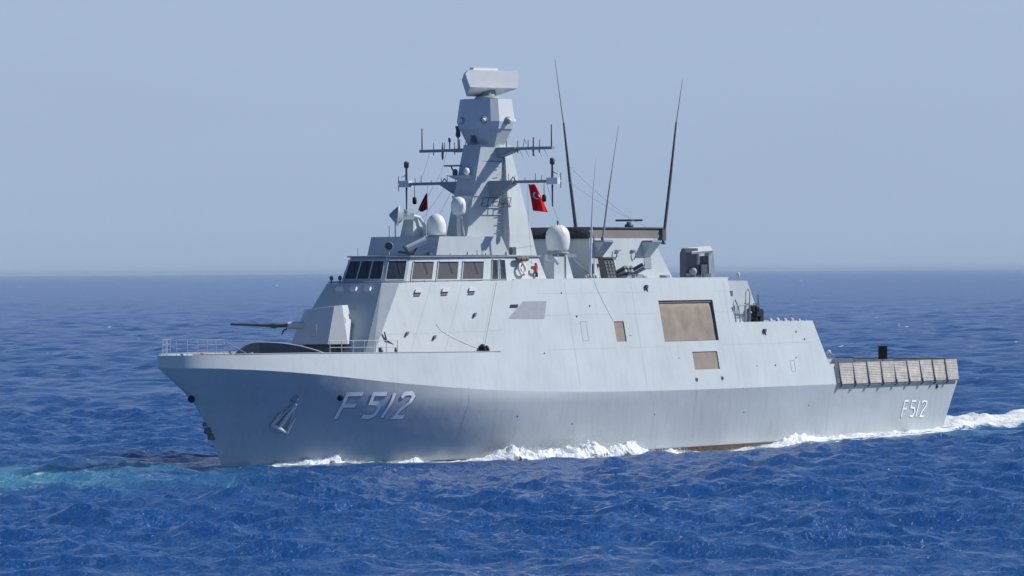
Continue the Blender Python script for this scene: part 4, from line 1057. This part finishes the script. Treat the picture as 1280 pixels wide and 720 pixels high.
def sea_height(X, Y, spacing):
    dx = np.zeros_like(X); dy = np.zeros_like(X); dz = np.zeros_like(X)
    grp = .55 + .9 * fbm(X / 38, Y / 30, 2)
    for lam, cx, cy, amp, ph in WAVES:
        k = 2 * math.pi / lam; f = fade(lam / spacing, 2.2, 3.6); a = amp * WSCALE * f * grp
        arg = k * (X * cx + Y * cy) + ph; sn = np.sin(arg); cs = np.cos(arg)
        dz += a * cs; q = .75
        dx -= q * a * cx * sn; dy -= q * a * cy * sn
    s, p = to_ship(X, Y); b = hb_np(s)
    gap = np.abs(p) - b
    al = np.clip(np.minimum(s + 2, 92 - s) / 6, 0, 1)
    near = smooth(1 - np.clip(gap, 0, 99) / 16.0) * al
    dz *= (1 - .72 * near)
    tr = np.interp(s, TROUGH[:, 0], TROUGH[:, 1])
    dz += tr * smooth(1 - np.clip(gap, 0, 99) / 14.0)
    inside = (gap < -.9) & (s > 1) & (s < 88.6)
    dz = np.where(inside, -1.2, dz)
    return dx, dy, dz
def foam_mask(X, Y, dz):
    s, p = to_ship(X, Y); b = hb_np(s); gap = np.abs(p) - b; port = p > 0
    n1 = fbm(X / 1.6, Y / 2.2, 4); n2 = fbm(X / 5, Y / 7, 3)
    # sheet along the hull side
    wdt = np.interp(s, [-1, 2, 8, 14, 19, 22, 30, 36, 44, 52, 60, 66, 75, 88, 100], [0, .3, 1.2, .5, .5, 1.8, 5.0, 4.5, 3.0, 2.6, 3.4, 6.5, 7.0, 5.0, 3.0])
    f = smooth(1 - (gap / np.maximum(wdt, .05)) + (n1 - .55) * 2.2) * (s > -1) * (s < 97) * (gap > -1.2)
    # wake astern
    hw = np.interp(s, [88, 92, 120, 200, 400], [5.5, 7, 8.0, 11, 16])
    wk = smooth((1.15 - np.abs(p) / hw) * 2.0 + (n2 - .5) * 1.5) * np.clip((s - 88) / 2, 0, 1) * np.interp(s, [90, 160, 350, 600], [1, .95, .5, 0])
    # torn streaks thrown outward from the quarter
    st = smooth((fbm(s / 9.0, p / 1.1, 4) - .56) * 9) * np.clip((s - 58) / 6, 0, 1) * smooth(1 - np.abs(gap - 4.5) / 5.5) * (s < 130) * .8
    foam = np.maximum(np.maximum(f, wk), st)
    # whitecaps
    wc = smooth((fbm(X / 2.4 + 50, Y / 7.0, 3) - .80) * 24) * smooth((n1 - .45) * 4)
    foam = np.maximum(foam, np.where(Y > 600, wc, 0) * .7)
    # aerated turquoise water: astern quarter and a patch ahead of the bow
    aer = smooth(1 - np.abs(gap - 4) / 8) * np.clip((s - 54) / 10, 0, 1) * (s < 150) * (.35 + .65 * n2) * .9
    e2 = np.exp(-(((X + 38) / 19) ** 2 + ((Y - 304) / 19) ** 2) ** 1.6); aer = np.maximum(aer, e2 * smooth((fbm(X / 9, Y / 9, 3) - .16) * 3.0) * (.55 + .45 * n2))
    st2 = e2 * smooth((fbm(X / 5.0, Y / 2.0, 4) - .52) * 7) * .5
    foam = np.maximum(foam, st2)
    aer = np.maximum(aer, smooth(1 - np.clip(gap, 0, 99) / 4) * (s > -1) * (s < 30) * .4)
    return np.clip(foam, 0, 1), np.clip(aer * .85, 0, 1)
radii = [4.0]
while radii[-1] < 150: radii.append(radii[-1] * 1.12)
while radii[-1] < 4500:
    r_ = radii[-1]; radii.append(r_ + max(.22, r_ / 1050 if r_ < 450 else r_ / 450))
while radii[-1] < 60000: radii.append(radii[-1] * 1.06)
radii = np.array(radii)
angs = list(np.arange(-8.6, 8.61, .05))
a_ = 8.6; st_ = .05; ext = []
while a_ < 180: st_ *= 1.16; a_ += min(st_, 8); ext.append(min(a_, 180))
angs = np.radians(np.array([-e for e in ext[::-1]] + angs + ext))
RR, AA = np.meshgrid(radii, angs, indexing='ij')
X = RR * np.sin(AA); Y = RR * np.cos(AA)
drr = np.gradient(radii)[:, None]; daa = np.gradient(angs)[None, :] * RR
spacing = np.maximum(drr * np.ones_like(RR), np.abs(daa))
dx, dy, dz = sea_height(X, Y, spacing)
foam, aer = foam_mask(X, Y, dz)
rough_f = fbm(X / .9, Y / .9, 3)
s_, p_ = to_ship(X, Y)
dz = dz + foam * (rough_f - .3) * np.where(s_ > 88, .5, .2) * (s_ > 5) * (s_ < 400) * (np.abs(p_) < 30)
Vt = np.stack([X + dx, Y + dy, dz], -1).reshape(-1, 3)
nr_, na_ = RR.shape
idx = np.arange(nr_ * na_).reshape(nr_, na_)
F = np.stack([idx[:-1, :-1], idx[:-1, 1:], idx[1:, 1:], idx[1:, :-1]], -1).reshape(-1, 4)
me = bpy.data.meshes.new('sea'); me.vertices.add(len(Vt)); me.vertices.foreach_set('co', Vt.ravel().astype(np.float32))
me.loops.add(F.size); me.loops.foreach_set('vertex_index', F.ravel().astype(np.int32)[::1])
me.polygons.add(len(F)); me.polygons.foreach_set('loop_start', np.arange(0, F.size, 4, dtype=np.int32)); me.polygons.foreach_set('loop_total', np.full(len(F), 4, dtype=np.int32))
me.update(calc_edges=True); me.flip_normals() if me.polygons[len(me.polygons) // 2].normal.z < 0 else None
me.polygons.foreach_set('use_smooth', np.ones(len(F), dtype=bool))
for nm, arr in (('foam', foam), ('aer', aer)):
    at = me.attributes.new(nm, 'FLOAT', 'POINT'); at.data.foreach_set('value', arr.ravel().astype(np.float32))
me.validate()
sea = bpy.data.objects.new('sea', me); C.objects.link(sea); sea['kind'] = 'structure'
wm = bpy.data.materials.new('sea_water'); wm.use_nodes = True; n = wm.node_tree; b = n.nodes['Principled BSDF']; out = n.nodes['Material Output']
DEEP = (.013, .080, .262, 1); TURQ = (.10, .34, .48, 1)
geo = n.nodes.new('ShaderNodeNewGeometry')
def attr(nm): a = n.nodes.new('ShaderNodeAttribute'); a.attribute_name = nm; return a.outputs['Fac']
mx = n.nodes.new('ShaderNodeMix'); mx.data_type = 'RGBA'; mx.inputs[6].default_value = DEEP; mx.inputs[7].default_value = TURQ; n.links.new(attr('aer'), mx.inputs[0])
n.links.new(mx.outputs[2], b.inputs['Base Color'])
b.inputs['Subsurface Weight'].default_value = .58; b.inputs['Subsurface Scale'].default_value = 22.0; b.inputs['Subsurface Radius'].default_value = (.6, .9, 1.0); b.subsurface_method = 'BURLEY'
b.inputs['Roughness'].default_value = .16; b.inputs['IOR'].default_value = 1.33; b.inputs['Specular IOR Level'].default_value = .5
def noise(scale, detail, st=(1, 1, 1)):
    mp = n.nodes.new('ShaderNodeMapping'); mp.inputs['Scale'].default_value = st; n.links.new(geo.outputs['Position'], mp.inputs[0])
    z = n.nodes.new('ShaderNodeTexNoise'); z.inputs['Scale'].default_value = scale; z.inputs['Detail'].default_value = detail; z.inputs['Roughness'].default_value = .6
    n.links.new(mp.outputs[0], z.inputs[0]); return z.outputs[0]
def bump(h, dist, prev=None):
    q = n.nodes.new('ShaderNodeBump'); q.inputs['Strength'].default_value = 1; q.inputs['Distance'].default_value = dist
    n.links.new(h, q.inputs['Height'])
    if prev is not None: n.links.new(prev, q.inputs['Normal'])
    return q.outputs[0]
b1 = bump(noise(.75, 4, (1, .8, 1)), .58); b2 = bump(noise(2.6, 4, (1.0, .8, 1)), .30, b1)
n.links.new(b2, b.inputs['Normal'])
# foam lies over the water
fo = n.nodes.new('ShaderNodeBsdfPrincipled'); fo.inputs['Base Color'].default_value = (.82, .86, .88, 1); fo.inputs['Roughness'].default_value = .8; fo.inputs['Specular IOR Level'].default_value = .2
fb = bump(noise(3.2, 4), .15); n.links.new(fb, fo.inputs['Normal'])
fn_ = noise(2.6, 5)
ad = n.nodes.new('ShaderNodeMath'); ad.operation = 'MULTIPLY_ADD'; n.links.new(fn_, ad.inputs[0]); ad.inputs[1].default_value = 1.5; ad.inputs[2].default_value = -1.3
ad2 = n.nodes.new('ShaderNodeMath'); ad2.operation = 'MULTIPLY_ADD'; n.links.new(attr('foam'), ad2.inputs[0]); ad2.inputs[1].default_value = 1.75; n.links.new(ad.outputs[0], ad2.inputs[2])
cl = n.nodes.new('ShaderNodeMapRange'); cl.interpolation_type = 'SMOOTHSTEP'; cl.inputs[1].default_value = .05; cl.inputs[2].default_value = .6; n.links.new(ad2.outputs[0], cl.inputs[0])
ms = n.nodes.new('ShaderNodeMixShader'); n.links.new(cl.outputs[0], ms.inputs[0]); n.links.new(b.outputs[0], ms.inputs[1]); n.links.new(fo.outputs[0], ms.inputs[2])
n.links.new(ms.outputs[0], out.inputs[0]); me.materials.append(wm)

# ------------------------------------------------------------------ bow wave and spray: lumpy foam with thrown droplets
foam_mat = mat('foam_white', (.84, .87, .89), .75, .2, var=.06, vscale=3)
fnt = foam_mat.node_tree; fb_ = fnt.nodes['Principled BSDF']
fa = fnt.nodes.new('ShaderNodeAttribute'); fa.attribute_name = 'body'
ftc = fnt.nodes.new('ShaderNodeTexCoord'); fz = fnt.nodes.new('ShaderNodeTexNoise'); fz.inputs['Scale'].default_value = 2.2; fz.inputs['Detail'].default_value = 6; fz.inputs['Roughness'].default_value = .65
fnt.links.new(ftc.outputs['Object'], fz.inputs[0])
f1 = fnt.nodes.new('ShaderNodeMath'); f1.operation = 'MULTIPLY_ADD'; f1.inputs[1].default_value = 1.6; f1.inputs[2].default_value = -.9
fnt.links.new(fz.outputs[0], f1.inputs[0])
f2_ = fnt.nodes.new('ShaderNodeMath'); f2_.operation = 'ADD'; fnt.links.new(fa.outputs['Fac'], f2_.inputs[0]); fnt.links.new(f1.outputs[0], f2_.inputs[1])
f3_ = fnt.nodes.new('ShaderNodeMapRange'); f3_.inputs[1].default_value = 0; f3_.inputs[2].default_value = .35; fnt.links.new(f2_.outputs[0], f3_.inputs[0]); fnt.links.new(f3_.outputs[0], fb_.inputs['Alpha'])
def foam_ridge(keys, nm, lab, n=260, seed=1, drops=900, mesh=3):
    # keys: s, gap from hull, base z, height, half width
    m = MB(); rows = []; rr_ = random.Random(seed)
    K = np.array(keys)
    n *= mesh
    ssv = np.linspace(K[0, 0], K[-1, 0], n)
    for s in ssv:
        gap, zb, h, w = [np.interp(s, K[:, 0], K[:, i]) for i in (1, 2, 3, 4)]
        bb = side(s, zb) if s < 89 else 5.5
        row = []
        for j in range(25):
            t = j / 24 * 2 - 1
            nn = mnoise.fractal((s * .9, t * 1.6, seed * 7.7), 0.9, 2.1, 5) * .5 + .5
            n3 = mnoise.fractal((s * 4.5, t * 7, seed), .7, 2.2, 4)
            nn2 = mnoise.fractal((s * .22, t * .3, seed * 3.1), 1, 2, 3) * .5 + .5
            env = max(0, 1 - t * t) ** .7
            z = zb - .28 + (h + .28) * env * (.35 + .95 * nn * (.45 + nn2)) + h * .12 * n3 * env
            row.append((s + .25 * (nn - .5), bb + gap + w * t + .25 * (nn - .5), z))
        rows.append(row)
    m.grid(rows, smooth=True); n_grid = len(m.v); drops = int(drops * 5)
    for k in range(drops):
        s = rr_.uniform(K[0, 0], K[-1, 0]); gap, zb, h, w = [np.interp(s, K[:, 0], K[:, i]) for i in (1, 2, 3, 4)]
        if h < .12: continue
        bb = side(s, zb); r = rr_.uniform(.008, .034); z = zb + h * (.3 + abs(rr_.gauss(0, .5))); c = Vector((s, bb + gap + rr_.gauss(0, w * .55), z))
        pts = [c + Vector(q) * r * rr_.uniform(.7, 1.5) for q in ((1, 0, 0), (-1, 0, 0), (0, 1, 0), (0, -1, 0), (0, 0, 1), (0, 0, -1))]
        m.add(pts, [(0, 2, 4), (2, 1, 4), (1, 3, 4), (3, 0, 4), (2, 0, 5), (1, 2, 5), (3, 1, 5), (0, 3, 5)])
    o = m.build(nm, foam_mat, None); o.matrix_world = SHIP_MW
    at_ = o.data.attributes.new('body', 'FLOAT', 'POINT')
    vals = []
    for i in range(n_grid):
        j_ = i % 25; t_ = j_ / 24 * 2 - 1; hh_ = float(np.interp(K[0, 0] + (K[-1, 0] - K[0, 0]) * (i // 25) / (n - 1), K[:, 0], K[:, 3]))
        vals.append(max(0, 1 - abs(t_) ** 2.5) * min(1, .35 + hh_))
    vals += [2.0] * (len(m.v) - n_grid)
    at_.data.foreach_set('value', vals)
    return tag(o, lab, None, None, 'stuff')
foam_ridge([(3, .15, 0, .06, .2), (5, .2, 0, .18, .35), (7.5, .25, 0, .4, .4), (9.3, .3, -.02, 1.0, .35), (10, .35, -.05, .25, .35), (13, .4, -.15, .06, .25), (15, .4, -.2, .14, .35), (17, .4, -.25, .45, .4), (18.5, .5, -.3, .06, .3)], 'bow_spray', 'thin white spray curling along the forward hull', n=200, seed=3, drops=500)
foam_ridge([(21, .6, -.3, .05, .3), (23.5, 1.0, -.32, .22, .7), (26, 1.6, -.35, 1.05, 1.2), (29, 1.9, -.4, .65, 1.4), (32, 1.9, -.42, 1.0, 1.6), (34, 1.8, -.45, 1.45, 1.6), (36.2, 1.5, -.5, .8, 1.0), (38, 1.6, -.52, 1.2, 1.2), (41, 1.5, -.6, .8, 1.1), (43.5, 1.3, -.65, .15, .8), (45.5, 1.2, -.7, .5, .8), (48, 1.1, -.75, .25, .7), (51, 1.1, -.78, .08, .5)], 'bow_wave_foam', 'broken white bow wave foam amidships', n=420, seed=5, drops=2200)
foam_ridge([(52, 1.6, -.75, .05, .5), (55, 1.8, -.72, .22, .8), (60, 1.7, -.5, .22, .9), (63, 1.4, -.25, .6, 1.0), (65, 1.4, -.15, .6, 1.1), (68, 1.4, -.15, .25, 1.1), (74, 1.3, -.1, .2, 1.2), (80, 1.0, -.05, .12, 1.0), (87, .8, 0, .08, .8), (92, .8, 0, .1, .7)], 'quarter_wave_foam', 'churned white foam along the after hull', n=420, seed=9, drops=1500)

# ------------------------------------------------------------------ sea haze: one box of thin pale air
HAZE_DENSITY = 2.6e-5
m = MB(); m.box((0, 0, 16.5), (125000, 125000, 39)); hz = m.build('haze', 'pale', None, raw=True)
hz['kind'] = 'stuff'; hz['label'] = 'thin pale blue haze over the open sea'
hm = bpy.data.materials.new('haze_air'); hm.use_nodes = True; n = hm.node_tree; n.nodes.clear()
ho = n.nodes.new('ShaderNodeOutputMaterial'); pv = n.nodes.new('ShaderNodeVolumePrincipled')
pv.inputs['Color'].default_value = (.58, .77, .98, 1); pv.inputs['Density'].default_value = HAZE_DENSITY; pv.inputs['Anisotropy'].default_value = .0
n.links.new(pv.outputs[0], ho.inputs['Volume']); hz.data.materials.clear(); hz.data.materials.append(hm)
